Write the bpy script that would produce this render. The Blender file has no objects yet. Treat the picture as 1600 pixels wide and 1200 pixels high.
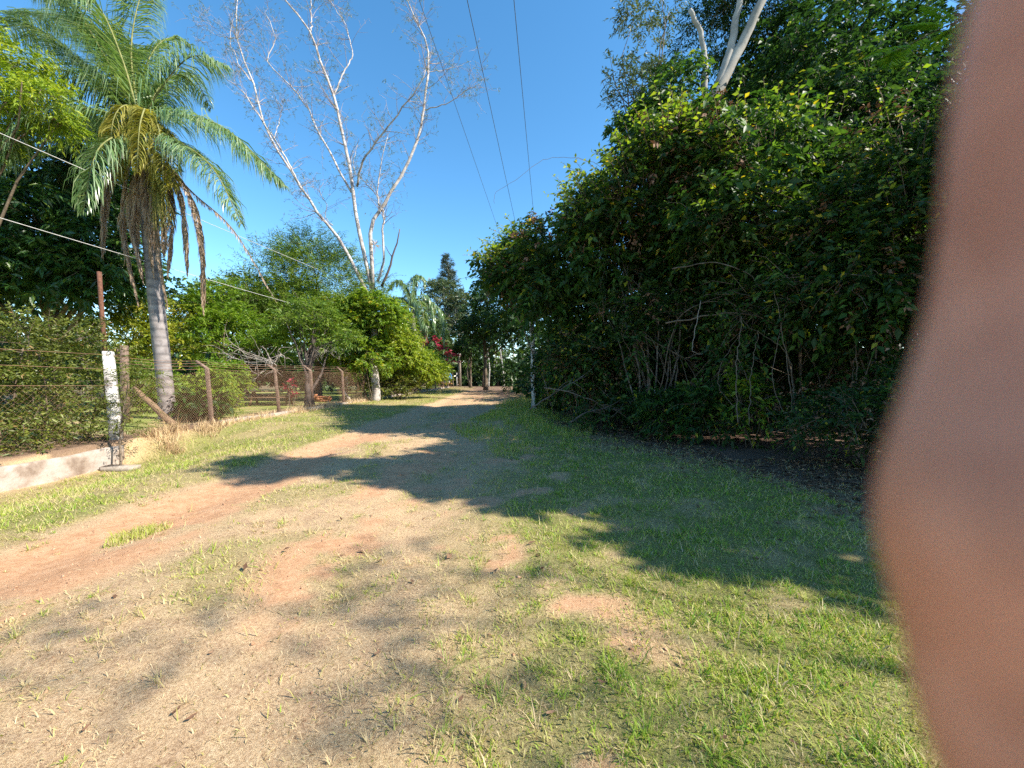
import bpy, math, random
import numpy as np
from mathutils import Vector, Matrix

SC = bpy.context.scene
COL = SC.collection
rng = np.random.default_rng(11)
random.seed(5)
R = math.radians

# ------------------------------------------------------------------ camera
F = 620.0            # focal length in photo pixels (photo 1600 x 1200)
EYE = 1.6
PITCH = math.atan((600 - 587) / F)
cam_d = bpy.data.cameras.new('camera')
cam = bpy.data.objects.new('camera', cam_d)
COL.objects.link(cam)
cam.location = (0, 0, EYE)
cam.rotation_euler = (math.pi / 2 - PITCH, 0, 0)
cam_d.sensor_fit = 'HORIZONTAL'
cam_d.sensor_width = 36
cam_d.lens = 36 * F / 1600
cam_d.clip_start = 0.003
cam_d.clip_end = 2000
cam_d.dof.use_dof = True
cam_d.dof.focus_distance = 6.0
cam_d.dof.aperture_fstop = cam_d.lens / 2.7      # a 2.7 mm opening
SC.camera = cam

# ------------------------------------------------------------------ sky and sun
SUN_EL, SX, SY = R(41), 0.954, -0.30
w = bpy.data.worlds.new('World'); SC.world = w; w.use_nodes = True
nt = w.node_tree
for n in list(nt.nodes): nt.nodes.remove(n)
sky = nt.nodes.new('ShaderNodeTexSky'); sky.sky_type = 'NISHITA'; sky.sun_disc = False
sky.sun_elevation = SUN_EL; sky.sun_rotation = math.atan2(SX, SY)
sky.altitude = 700; sky.air_density = 1.0; sky.dust_density = 0.4; sky.ozone_density = 2.2
hs = nt.nodes.new('ShaderNodeHueSaturation'); hs.inputs['Saturation'].default_value = 1.24; hs.inputs['Hue'].default_value = 0.491
bg = nt.nodes.new('ShaderNodeBackground'); bg.inputs['Strength'].default_value = 0.14
wo = nt.nodes.new('ShaderNodeOutputWorld')
nt.links.new(sky.outputs[0], hs.inputs['Color']); nt.links.new(hs.outputs[0], bg.inputs[0]); nt.links.new(bg.outputs[0], wo.inputs[0])
sun_d = bpy.data.lights.new('sun', 'SUN'); sun_d.energy = 5.0; sun_d.angle = R(0.53); sun_d.color = (1.0, 0.93, 0.82)
sun = bpy.data.objects.new('sun', sun_d); COL.objects.link(sun)
SDIR = Vector((SX * math.cos(SUN_EL), SY * math.cos(SUN_EL), math.sin(SUN_EL)))
sun.rotation_euler = SDIR.to_track_quat('Z', 'Y').to_euler()
sun.location = (30, 10, 40)

SC.view_settings.view_transform = 'Standard'
SC.view_settings.look = 'None'
SC.view_settings.gamma = 1
SC.view_settings.use_curve_mapping = False
SC.view_settings.exposure = 1.17
cy = SC.cycles
cy.max_bounces = 6; cy.diffuse_bounces = 3; cy.glossy_bounces = 2; cy.transmission_bounces = 4; cy.transparent_max_bounces = 4
cy.caustics_reflective = False; cy.caustics_refractive = False
cy.use_denoising = False
cy.sample_clamp_indirect = 4.0

# ------------------------------------------------------------------ helpers
def at(px, py, d):
    """world point that stands at depth d (metres along +y) behind a photo pixel"""
    v = Vector(((px - 800) / F, 1.0, -(py - 600) / F))
    c, s = math.cos(PITCH), math.sin(PITCH)
    v = Vector((v.x, c * v.y + s * v.z, -s * v.y + c * v.z))
    return np.array((v.x / v.y * d, d, EYE + v.z / v.y * d))

def unit(a):
    a = np.asarray(a, float)
    return a / np.maximum(np.linalg.norm(a, axis=-1, keepdims=True), 1e-9)

def hash2(i, j, seed):
    h = (i.astype(np.int64) * 374761393 + j.astype(np.int64) * 668265263 + seed * 974711) & 0x7fffffff
    h = (h ^ (h >> 13)) * 1274126177 & 0x7fffffff
    return ((h ^ (h >> 16)) & 0xffff) / 65535.0

def noise2(x, y, seed=0):
    x = np.asarray(x, float); y = np.asarray(y, float)
    i = np.floor(x); j = np.floor(y); u = x - i; v = y - j
    u = u * u * (3 - 2 * u); v = v * v * (3 - 2 * v)
    a = hash2(i, j, seed); b = hash2(i + 1, j, seed); c = hash2(i, j + 1, seed); d = hash2(i + 1, j + 1, seed)
    return (a * (1 - u) + b * u) * (1 - v) + (c * (1 - u) + d * u) * v

def fbm(x, y, seed=0, oct=4):
    s = 0; a = 0.5; t = 0
    for k in range(oct):
        s = s + a * noise2(x * 2 ** k, y * 2 ** k, seed + k * 17); t += a; a *= 0.55
    return s / t

def sst(x, a, b):
    t = np.clip((np.asarray(x, float) - a) / (b - a), 0, 1)
    return t * t * (3 - 2 * t)

def tag(o, label=None, cat=None, group=None, kind=None):
    if label: o['label'] = label
    if cat: o['category'] = cat
    if group: o['group'] = group
    if kind: o['kind'] = kind
    return o

def empty(name, loc, label=None, cat=None, group=None):
    o = bpy.data.objects.new(name, None); COL.objects.link(o)
    o.empty_display_size = 0.2
    o.location = Vector([float(v) for v in loc])
    return tag(o, label, cat, group)

class Geo:
    """collects triangles and quads; build() links them as ONE mesh object"""
    def __init__(self): self.V = []; self.T = []; self.Q = []; self.A = []; self.n = 0
    def add(self, V, T=None, Q=None, tint=0.5):
        V = np.asarray(V, float).reshape(-1, 3)
        if T is not None and len(T): self.T.append(np.asarray(T, np.int64).reshape(-1, 3) + self.n)
        if Q is not None and len(Q): self.Q.append(np.asarray(Q, np.int64).reshape(-1, 4) + self.n)
        self.V.append(V); t = np.asarray(tint, float)
        self.A.append(np.full(len(V), float(t)) if t.ndim == 0 else t)
        self.n += len(V); return self
    def tube(self, P, rad, n=6, tint=0.5, cap=True):
        P = np.asarray(P, float); m = len(P)
        rad = np.broadcast_to(np.asarray(rad, float), (m,)) if np.ndim(rad) else np.full(m, float(rad))
        T = unit(np.gradient(P, axis=0)); mean = np.abs(T.mean(0))
        ref = np.zeros(3); ref[int(np.argmin(mean))] = 1
        a = unit(np.cross(T, ref)); b = np.cross(T, a)
        an = np.arange(n) / n * 2 * math.pi
        V = P[:, None] + rad[:, None, None] * (np.cos(an)[None, :, None] * a[:, None] + np.sin(an)[None, :, None] * b[:, None])
        k = np.arange(m - 1)[:, None] * n; j = np.arange(n)[None]; j2 = (j + 1) % n
        Q = np.stack([k + j, k + j2, k + n + j2, k + n + j], -1).reshape(-1, 4)
        V = V.reshape(-1, 3); T3 = None
        if cap:
            V = np.vstack([V, P[0], P[-1]]); c0 = m * n; c1 = c0 + 1; e = (m - 1) * n
            jj = np.arange(n); j2 = (jj + 1) % n
            T3 = np.vstack([np.stack([np.full(n, c0), j2, jj], -1), np.stack([np.full(n, c1), e + jj, e + j2], -1)])
        return self.add(V, T3, Q, tint)
    def box(self, c, s, rot=None, tint=0.5, bev=0.0, jit=0.0):
        h = np.array(s, float) / 2
        if bev <= 0:
            V = np.array([[x, y, z] for x in (-1, 1) for y in (-1, 1) for z in (-1, 1)], float) * h
            Q = [[0, 1, 3, 2], [4, 6, 7, 5], [0, 4, 5, 1], [2, 3, 7, 6], [0, 2, 6, 4], [1, 5, 7, 3]]
        else:     # vertical edges chamfered
            b = bev; ring = [(-h[0] + b, -h[1]), (h[0] - b, -h[1]), (h[0], -h[1] + b), (h[0], h[1] - b), (h[0] - b, h[1]), (-h[0] + b, h[1]), (-h[0], h[1] - b), (-h[0], -h[1] + b)]
            V = np.array([[x, y, z] for z in (-h[2], h[2]) for x, y in ring]); n = 8
            Q = [[j, (j + 1) % n, n + (j + 1) % n, n + j] for j in range(n)] + [[8, 9, 10, 15], [10, 11, 14, 15], [11, 12, 13, 14], [2, 1, 0, 7], [3, 2, 7, 6], [4, 3, 6, 5]]
        if jit: V = V + rng.normal(0, jit, V.shape)
        if rot is not None: V = V @ np.array(Matrix(rot)).T
        return self.add(V + np.asarray(c, float), None, Q, tint)
    def leaves(self, P, D, N, L, Wd, tint, fold=0.18, droop=0.12):
        n = len(P); D = unit(D); S = unit(np.cross(D, N)); N = np.cross(S, D)
        L = np.broadcast_to(L, (n,))[:, None]; Wd = np.broadcast_to(Wd, (n,))[:, None]
        mid = P + D * L * 0.42
        a = mid + S * Wd * 0.5 + N * Wd * fold; b = mid - S * Wd * 0.5 + N * Wd * fold
        tip = P + D * L; tip[:, 2] -= droop * L[:, 0]
        V = np.stack([P, a, tip, b], 1).reshape(-1, 3); i = np.arange(n)[:, None] * 4
        T = np.concatenate([i + np.array([[0, 1, 2]]), i + np.array([[0, 2, 3]])], 0)
        return self.add(V, T, None, np.repeat(np.broadcast_to(tint, (n,)), 4))
    def build(self, name, mat, parent=None, smooth=False, kind=None):
        me = bpy.data.meshes.new(name)
        V = np.vstack(self.V); T = np.vstack(self.T) if self.T else np.zeros((0, 3), np.int64); Q = np.vstack(self.Q) if self.Q else np.zeros((0, 4), np.int64)
        if parent is not None: V = V - np.array(parent_world(parent))
        me.vertices.add(len(V)); me.vertices.foreach_set('co', V.astype(np.float32).ravel())
        li = np.concatenate([T.ravel(), Q.ravel()]).astype(np.int32)
        me.loops.add(len(li)); me.loops.foreach_set('vertex_index', li)
        ls = np.concatenate([np.arange(len(T)) * 3, len(T) * 3 + np.arange(len(Q)) * 4]).astype(np.int32)
        me.polygons.add(len(T) + len(Q)); me.polygons.foreach_set('loop_start', ls)
        if smooth: me.polygons.foreach_set('use_smooth', np.ones(len(ls), bool))
        me.update(calc_edges=True)
        at_ = me.attributes.new('tint', 'FLOAT', 'POINT'); at_.data.foreach_set('value', np.concatenate(self.A).astype(np.float32))
        me.materials.append(mat)
        o = bpy.data.objects.new(name, me); COL.objects.link(o)
        if parent is not None: o.parent = parent
        if kind: o['kind'] = kind
        return o

def parent_world(p):
    v = Vector((0, 0, 0))
    while p is not None: v = v + p.location; p = p.parent
    return v

def spline(P, m=12):
    """Catmull-Rom curve through points"""
    P = [np.asarray(p, float) for p in P]
    if len(P) < 3: return np.array([P[0] + (P[-1] - P[0]) * t for t in np.linspace(0, 1, m)])
    Q = [2 * P[0] - P[1]] + P + [2 * P[-1] - P[-2]]; out = []
    k = max(2, int(round(m / (len(P) - 1))))
    for i in range(1, len(Q) - 2):
        for t in np.linspace(0, 1, k, endpoint=False):
            out.append(0.5 * (2 * Q[i] + (Q[i + 1] - Q[i - 1]) * t + (2 * Q[i - 1] - 5 * Q[i] + 4 * Q[i + 1] - Q[i + 2]) * t * t + (-Q[i - 1] + 3 * Q[i] - 3 * Q[i + 1] + Q[i + 2]) * t ** 3))
    out.append(P[-1]); return np.array(out)

def wobble(P, amp):
    P = np.array(P, float); n = len(P); J = rng.normal(0, amp, P.shape); J[0] = 0
    return P + J

# ------------------------------------------------------------------ materials
def mat_new(name):
    m = bpy.data.materials.new(name); m.use_nodes = True
    n = m.node_tree; b = n.nodes['Principled BSDF']; return m, n, b, n.nodes['Material Output']

def ramp(n, cols, fac):
    r = n.nodes.new('ShaderNodeValToRGB'); e = r.color_ramp.elements
    while len(e) < len(cols): e.new(0.5)
    for k, (p, c) in enumerate(cols): e[k].position = p; e[k].color = (*c, 1)
    n.links.new(fac, r.inputs[0]); return r.outputs[0]

def tex(n, scale, detail=4, rough=0.6, vec=None, kind='ShaderNodeTexNoise'):
    t = n.nodes.new(kind); t.inputs['Scale'].default_value = scale
    if 'Detail' in t.inputs: t.inputs['Detail'].default_value = detail
    if 'Roughness' in t.inputs: t.inputs['Roughness'].default_value = rough
    if vec is None:
        g = n.nodes.get('Geometry') or n.nodes.new('ShaderNodeNewGeometry'); vec = g.outputs['Position']
    n.links.new(vec, t.inputs['Vector']); return t.outputs[0]

def attr(n, name):
    a = n.nodes.new('ShaderNodeAttribute'); a.attribute_name = name; return a.outputs['Fac']

def mixc(n, fac, a, b, mode='MIX'):
    m = n.nodes.new('ShaderNodeMix'); m.data_type = 'RGBA'; m.blend_type = mode
    for s, v in ((0, fac), (6, a), (7, b)):
        if isinstance(v, (int, float)): m.inputs[s].default_value = v
        elif isinstance(v, tuple): m.inputs[s].default_value = (*v, 1)
        else: n.links.new(v, m.inputs[s])
    return m.outputs[2]

def mth(n, op, a, b=0.0, clamp=False):
    m = n.nodes.new('ShaderNodeMath'); m.operation = op; m.use_clamp = clamp
    for s, v in ((0, a), (1, b)):
        if isinstance(v, (int, float)): m.inputs[s].default_value = v
        else: n.links.new(v, m.inputs[s])
    return m.outputs[0]

def leaf_mat(name, cols, trans=0.35, rough=0.45, spec=0.4, tcol=(1.25, 1.25, 0.55)):
    m, n, b, out = mat_new(name)
    c = ramp(n, cols, attr(n, 'tint'))
    n.links.new(c, b.inputs['Base Color']); b.inputs['Roughness'].default_value = rough
    b.inputs['Specular IOR Level'].default_value = spec
    t = n.nodes.new('ShaderNodeBsdfTranslucent'); n.links.new(mixc(n, 1.0, c, tcol, 'MULTIPLY'), t.inputs['Color'])
    x = n.nodes.new('ShaderNodeMixShader'); x.inputs[0].default_value = trans
    n.links.new(b.outputs[0], x.inputs[1]); n.links.new(t.outputs[0], x.inputs[2]); n.links.new(x.outputs[0], out.inputs[0])
    return m

def rough_mat(name, cols, scale=6, rough=0.85, bump=0.4, bscale=None, detail=6, stretch=None, spec=0.3):
    m, n, b, out = mat_new(name)
    g = n.nodes.new('ShaderNodeNewGeometry'); g.name = 'Geometry'; vec = g.outputs['Position']
    if stretch:
        mp = n.nodes.new('ShaderNodeMapping'); mp.inputs['Scale'].default_value = stretch; n.links.new(vec, mp.inputs[0]); vec = mp.outputs[0]
    t = tex(n, scale, detail, 0.65, vec)
    n.links.new(ramp(n, cols, t), b.inputs['Base Color']); b.inputs['Roughness'].default_value = rough; b.inputs['Specular IOR Level'].default_value = spec
    bp = n.nodes.new('ShaderNodeBump'); bp.inputs['Strength'].default_value = bump; bp.inputs['Distance'].default_value = 0.02
    n.links.new(tex(n, bscale or scale * 3, 5, 0.6, vec), bp.inputs['Height']); n.links.new(bp.outputs[0], b.inputs['Normal'])
    return m

M = {}
M['thicket'] = leaf_mat('thicket_leaf', [(0, (.012, .034, .012)), (.45, (.03, .075, .018)), (.8, (.07, .14, .024)), (.93, (.18, .24, .03)), (1, (.5, .4, .03))], .45, .5, .35)  # leaf greens darkened to deepen the thicket's shade
M['vine'] = leaf_mat('vine_leaf', [(0, (.018, .045, .015)), (.6, (.045, .11, .022)), (.93, (.12, .22, .03)), (1, (.36, .36, .03))], .46, .48, .35)
M['tall'] = leaf_mat('tall_tree_leaf', [(0, (.012, .034, .015)), (.6, (.028, .072, .02)), (.92, (.07, .14, .025)), (1, (.24, .28, .03))], .42, .52, .3)
M['euca'] = leaf_mat('eucalypt_leaf', [(0, (.05, .08, .05)), (.6, (.08, .12, .06)), (1, (.2, .2, .08))], .3)
M['fern'] = leaf_mat('feather_leaf_near', [(0, (.16, .3, .02)), (1, (.3, .44, .04))], .55)
M['mango'] = leaf_mat('broad_leaf_dark', [(0, (.015, .045, .012)), (.5, (.03, .085, .02)), (.9, (.07, .15, .025)), (1, (.16, .23, .03))], .32, .35, .5)
M['lime'] = leaf_mat('lime_leaf', [(0, (.1, .19, .015)), (.5, (.25, .34, .03)), (1, (.46, .48, .05))], .46)
M['hedge'] = leaf_mat('hedge_leaf', [(0, (.04, .065, .012)), (.5, (.11, .14, .02)), (.88, (.22, .23, .035)), (1, (.26, .17, .06))], .3)
M['feather'] = leaf_mat('feathery_leaf', [(0, (.05, .12, .015)), (.5, (.14, .23, .03)), (1, (.27, .33, .05))], .42)
M['shrub'] = leaf_mat('shrub_leaf', [(0, (.08, .17, .02)), (.5, (.18, .29, .025)), (.9, (.32, .38, .04)), (1, (.5, .36, .03))], .46)
M['yellow'] = leaf_mat('yellow_leaf', [(0, (.11, .17, .02)), (.5, (.24, .29, .03)), (1, (.52, .42, .05))], .42)
M['wood'] = leaf_mat('far_leaf', [(0, (.03, .065, .02)), (.6, (.06, .11, .03)), (1, (.13, .17, .04))], .3)
M['pine'] = leaf_mat('pine_needle', [(0, (.035, .06, .04)), (1, (.08, .11, .07))], .2)
M['frond'] = leaf_mat('palm_leaflet', [(0, (.07, .14, .045)), (.5, (.16, .26, .1)), (1, (.36, .42, .24))], .36, .28, .8)
M['frond_y'] = leaf_mat('palm_leaflet_yellow', [(0, (.16, .18, .03)), (1, (.42, .36, .08))], .4)
M['frond_dead'] = leaf_mat('palm_leaflet_dead', [(0, (.22, .14, .09)), (1, (.52, .39, .27))], .25)
M['bloom'] = leaf_mat('red_bract', [(0, (.2, .008, .03)), (1, (.4, .03, .07))], .35)
M['sparse'] = leaf_mat('sparse_leaf', [(0, (.09, .12, .07)), (1, (.19, .22, .12))], .35)
M['grass'] = leaf_mat('grass_blade', [(0, (.56, .43, .26)), (.25, (.52, .45, .2)), (.5, (.38, .43, .06)), (.8, (.2, .35, .03)), (1, (.09, .22, .02))], .36, .5, .3, (1.15, 1.15, .6))
M['straw'] = leaf_mat('straw', [(0, (.1, .055, .035)), (.14, (.28, .155, .085)), (.3, (.54, .39, .21)), (.7, (.68, .52, .3)), (1, (.76, .64, .4))], .2, .6, .25, (1.05, 1, .85))
M['litter'] = leaf_mat('dead_leaf', [(0, (.09, .05, .03)), (.6, (.22, .12, .07)), (1, (.36, .22, .13))], .15, .7, .2, (1, .9, .7))
M['twig'] = rough_mat('twig', [(.3, (.09, .065, .045)), (.7, (.22, .17, .12))], 8)
M['bark'] = rough_mat('bark_brown', [(.3, (.07, .05, .035)), (.7, (.2, .15, .1))], 7, bump=.7)
M['pale'] = rough_mat('bark_pale', [(.34, (.16, .13, .12)), (.46, (.38, .335, .305)), (.62, (.54, .49, .455))], 3.2, bump=.3, detail=8)
M['dead'] = rough_mat('dead_wood', [(.3, (.05, .04, .035)), (.7, (.14, .11, .09))], 5)
M['lichen'] = rough_mat('bark_lichen', [(.35, (.1, .08, .06)), (.5, (.3, .28, .24)), (.62, (.62, .6, .55))], 6, detail=8)
M['greybark'] = rough_mat('bark_grey', [(.25, (.15, .14, .12)), (.6, (.36, .34, .3)), (.8, (.5, .47, .42))], 1.6, bump=.35, detail=8)
M['drywood'] = rough_mat('dry_branch', [(.3, (.2, .165, .135)), (.7, (.4, .35, .3))], 5)
M['rust'] = rough_mat('rusty_iron', [(.3, (.07, .03, .018)), (.7, (.19, .085, .05))], 20)
M['wire'] = rough_mat('rusty_wire', [(.3, (.2, .1, .06)), (.7, (.36, .22, .14))], 30, bump=0)
M['cable'] = rough_mat('aluminium_cable', [(.3, (.4, .38, .35)), (.7, (.6, .58, .54))], 10, .5, 0)
M['darkcable'] = rough_mat('dark_cable', [(.3, (.07, .08, .09)), (.7, (.12, .13, .14))], 10, .5, 0)
M['post'] = rough_mat('concrete_post', [(.25, (.07, .045, .035)), (.5, (.17, .115, .085)), (.75, (.3, .22, .17))], 9, bump=.5)
M['white'] = rough_mat('whitewashed_concrete', [(.3, (.14, .115, .1)), (.43, (.4, .37, .35)), (.6, (.62, .6, .58))], 4, bump=.4, stretch=(1, 1, .6))
M['wall'] = rough_mat('old_render', [(.32, (.13, .085, .06)), (.44, (.27, .21, .165)), (.54, (.36, .305, .26)), (.72, (.44, .4, .35))], 1.9, bump=.5, bscale=22, detail=9)
M['slab'] = rough_mat('cement_slab', [(.3, (.2, .16, .12)), (.7, (.4, .34, .28))], 12)
M['brick'] = rough_mat('clay_brick', [(.3, (.34, .13, .06)), (.7, (.5, .24, .13))], 14)
M['plank'] = rough_mat('weathered_plank', [(.3, (.12, .07, .04)), (.7, (.3, .2, .12))], 6, stretch=(1, 6, 6))
M['stem'] = rough_mat('stem_bark', [(.3, (.05, .04, .03)), (.55, (.13, .105, .08)), (.7, (.3, .27, .23))], 5, detail=8)
M['rachis'] = rough_mat('rachis', [(.3, (.12, .13, .04)), (.7, (.25, .24, .09))], 5)
M['baretwig'] = rough_mat('bare_twig', [(.3, (.2, .165, .16)), (.7, (.36, .31, .3))], 4)
M['whitebark'] = rough_mat('bark_white_lichen', [(.36, (.12, .1, .085)), (.45, (.38, .36, .33)), (.55, (.68, .66, .62))], 7, detail=8)
M['palm'] = None

def ring_mat():
    m, n, b, out = mat_new('palm_trunk')
    t = tex(n, 5, 6)
    g = n.nodes['Geometry']; sp = n.nodes.new('ShaderNodeSeparateXYZ'); n.links.new(g.outputs['Position'], sp.inputs[0])
    z = mth(n, 'ADD', sp.outputs[2], mth(n, 'MULTIPLY', t, 0.12))
    fr = mth(n, 'FRACT', mth(n, 'MULTIPLY', z, 3.3))
    ringc = ramp(n, [(0, (.1, .09, .09)), (.12, (.09, .08, .085)), (.3, (.2, .175, .175)), (.85, (.27, .235, .225)), (1, (.08, .07, .07))], fr)
    n.links.new(mixc(n, .5, ringc, ramp(n, [(.35, (.12, .1, .09)), (.65, (.34, .3, .28))], t)), b.inputs['Base Color'])
    b.inputs['Roughness'].default_value = .85
    bp = n.nodes.new('ShaderNodeBump'); bp.inputs['Strength'].default_value = .5; bp.inputs['Distance'].default_value = .02
    n.links.new(fr, bp.inputs['Height']); n.links.new(bp.outputs[0], b.inputs['Normal']); return m
M['palm'] = ring_mat()

def flat_mat(name, col, rough=.6, var=.25, scale=12):
    return rough_mat(name, [(.3, tuple(c * (1 - var) for c in col)), (.7, tuple(min(1, c * (1 + var)) for c in col))], scale, rough, .15)

# ------------------------------------------------------------------ the ground
FX = lambda y: -9.9 + 0.024 * np.asarray(y, float)          # the fence line
WALL_END = 9.75

def zdrop(x, y):
    """verge falls away to the foot of the low wall, the garden behind stays level"""
    side = sst(x, -5.2, -9.0)
    along = 1 - sst(y, 9.4, 13.5)
    inner = sst(x, FX(y) - 0.02, FX(y) + 0.1 + 0.9 * sst(y, 9.6, 10.6))
    return -0.60 * side * along * inner

def mound(x, y):
    return 0.25 * np.exp(-(((x - 0.3) / 1.6) ** 2 + ((y - 14) / 4.5) ** 2)) + 0.45 * sst(x, 0.5, 6) * sst(y, 16, 26)

def zg(x, y):
    x = np.asarray(x, float); y = np.asarray(y, float)
    near = 1 - sst(y, 25, 60)
    rut = -0.075 * np.exp(-((x + 4.1) / .5) ** 2) - 0.045 * np.exp(-((x + 1.2 + .15 * np.sin(y * .8)) / .45) ** 2)
    b = (fbm(x * .35, y * .35, 3) - .5) * .12 + (fbm(x * 2.2, y * 2.2, 9) - .5) * .05 + (fbm(x * 9, y * 9, 19, 3) - .5) * .022
    return zdrop(x, y) + mound(x, y) + (rut + b) * near

def masks(x, y):
    """where the track is bare, the turf is dry or green, and where leaf litter lies"""
    x = np.asarray(x, float); y = np.asarray(y, float)
    n1 = fbm(x * .9, y * .9, 31); n2 = fbm(x * 2.6, y * 2.6, 41); n3 = fbm(x * .45, y * .45, 51)
    wob = (n1 - .5) * 1.1 + (n2 - .5) * .5
    c1 = -4.1 + .06 * np.sin(y * .5)
    far = sst(y, 12, 22)
    dirt = 1 - sst(np.abs(x - c1 - .12 + wob * .45), .46 + .25 * far, .86 + .3 * far)
    dirt = dirt * (1 - .75 * sst(n2, .57, .7)) * (1 - .55 * sst(y, 9, 16))
    c2 = -1.15 + .2 * np.sin(y * .7 + 1.2) - .05 * y
    d2 = (1 - sst(np.abs(x - c2 + wob * .5), .3, .85)) * sst(n1 * .55 + n2 * .45, .45, .58)
    dirt = np.maximum(dirt, d2)
    patch = sst(n2 * .6 + n1 * .4, .55, .65) * sst(x, -2.6, -1.2) * (1 - sst(x, .4, 1.3)) * .9
    dirt = np.maximum(dirt, patch)
    # green: verge on the left, turf on the right
    g_left = (1 - sst(x + wob * .5, -5.0, -4.55)) * sst(x, FX(y) - .1, FX(y) + .7)
    g_left = g_left * (.95 - .4 * sst(n1, .45, .65))
    edge = -.55 + .05 * y * (y < 6) + .3 * (y >= 6)
    g_right = sst(x + wob * 1.1, edge - .9, edge + 1.1)
    g_right = g_right * (1 - .45 * sst(n2, .5, .68))
    g_mid = .5 * sst(n1, .42, .62) * (1 - sst(np.abs(x + 2.3), 1.0, 1.7))
    base = 5.6 - .42 * (y - 5.7) * (y < 11) - (2.2 + .24 * (y - 11)) * (y >= 11)       # thicket edge
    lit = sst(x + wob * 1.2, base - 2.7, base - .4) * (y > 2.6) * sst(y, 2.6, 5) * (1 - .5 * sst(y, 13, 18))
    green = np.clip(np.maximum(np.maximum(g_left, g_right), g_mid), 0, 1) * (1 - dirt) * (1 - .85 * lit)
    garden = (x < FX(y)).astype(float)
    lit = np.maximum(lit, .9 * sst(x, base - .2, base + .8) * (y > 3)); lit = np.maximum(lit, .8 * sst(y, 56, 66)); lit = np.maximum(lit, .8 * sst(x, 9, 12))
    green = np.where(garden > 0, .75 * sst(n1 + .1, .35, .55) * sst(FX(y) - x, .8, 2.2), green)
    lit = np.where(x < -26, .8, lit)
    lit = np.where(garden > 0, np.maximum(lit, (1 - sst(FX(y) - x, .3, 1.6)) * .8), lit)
    dirt = np.where(garden > 0, .3 * (1 - sst(FX(y) - x, .5, 2.0)) * .8 * sst(n2, .4, .6), dirt)
    return dirt, green, lit

def axis(lo, hi, fine_lo, fine_hi, step, grow=1.14, extra=()):
    a = list(np.arange(fine_lo, fine_hi + 1e-6, step)); s = step
    while a[-1] < hi: s *= grow; a.append(min(hi, a[-1] + s))
    s = step
    while a[0] > lo: s *= grow; a.insert(0, max(lo, a[0] - s))
    return np.array(sorted(set(a) | set(extra)))

gx = axis(-420, 420, -10.6, 5.5, .1, 1.2); gy = axis(-60, 700, .7, 7.5, .09, 1.05)
X, Y = np.meshgrid(gx, gy); Z = zg(X, Y)
nx, ny = len(gx), len(gy)
g = Geo()
idx = (np.arange(ny - 1)[:, None] * nx + np.arange(nx - 1)[None])
Qd = np.stack([idx, idx + 1, idx + nx + 1, idx + nx], -1).reshape(-1, 4)
g.add(np.stack([X, Y, Z], -1).reshape(-1, 3), None, Qd)

def ground_mat():
    m, n, b, out = mat_new('ground_soil_and_turf')
    fine = tex(n, 55, 6, .7); mid = tex(n, 9, 6, .65); big = tex(n, 1.3, 5, .6); grit = tex(n, 240, 3, .7)
    soil = ramp(n, [(.36, (.38, .195, .1)), (.5, (.52, .295, .16)), (.64, (.62, .39, .235))], mixc(n, .5, mid, fine))
    dryc = ramp(n, [(.38, (.2, .115, .06)), (.5, (.46, .325, .185)), (.6, (.68, .52, .32))], mixc(n, .6, fine, grit))
    pat = ramp(n, [(.47, (0, 0, 0)), (.62, (1, 1, 1))], tex(n, 4.5, 7, .7))
    dryc = mixc(n, mth(n, 'MULTIPLY', pat, .55), dryc, ramp(n, [(.38, (.13, .075, .045)), (.5, (.3, .19, .115)), (.62, (.45, .31, .2))], fine))
    dryc = mixc(n, mth(n, 'MULTIPLY', big, .28), dryc, soil)
    soil = mixc(n, mth(n, 'MULTIPLY', ramp(n, [(.5, (0, 0, 0)), (.66, (1, 1, 1))], tex(n, 14, 6, .75)), .3), soil, (.27, .135, .075))
    grnc = ramp(n, [(.38, (.06, .05, .02)), (.5, (.15, .17, .04)), (.62, (.3, .31, .09))], mixc(n, .5, fine, grit))
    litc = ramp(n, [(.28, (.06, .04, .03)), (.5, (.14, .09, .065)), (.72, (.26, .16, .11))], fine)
    c = mixc(n, mth(n, 'MULTIPLY', attr(n, 'green'), .85), dryc, grnc)
    c = mixc(n, attr(n, 'lawn'), c, ramp(n, [(.38, (.1, .14, .03)), (.5, (.2, .28, .05)), (.62, (.34, .4, .1))], mixc(n, .5, mid, fine)))
    dm = mth(n, 'MULTIPLY', mth(n, 'ADD', attr(n, 'dirt'), mth(n, 'MULTIPLY', mth(n, 'SUBTRACT', fine, .5), .9)), 1.25, True)
    c = mixc(n, mth(n, 'MULTIPLY', dm, attr(n, 'dirt'), True), c, soil)
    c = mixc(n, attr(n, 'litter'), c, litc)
    n.links.new(c, b.inputs['Base Color']); b.inputs['Roughness'].default_value = .95; b.inputs['Specular IOR Level'].default_value = .15
    bp = n.nodes.new('ShaderNodeBump'); bp.inputs['Strength'].default_value = .9; bp.inputs['Distance'].default_value = .02
    n.links.new(mixc(n, .5, fine, grit), bp.inputs['Height']); n.links.new(bp.outputs[0], b.inputs['Normal'])
    return m
ground = g.build('ground', ground_mat(), smooth=True)
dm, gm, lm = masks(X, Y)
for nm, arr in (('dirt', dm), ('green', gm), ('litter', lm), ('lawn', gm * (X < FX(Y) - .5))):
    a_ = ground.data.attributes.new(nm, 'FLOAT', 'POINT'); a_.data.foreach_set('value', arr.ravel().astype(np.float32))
tag(ground, 'reddish dirt and patchy turf ground sheet with wheel track', kind='structure')

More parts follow.
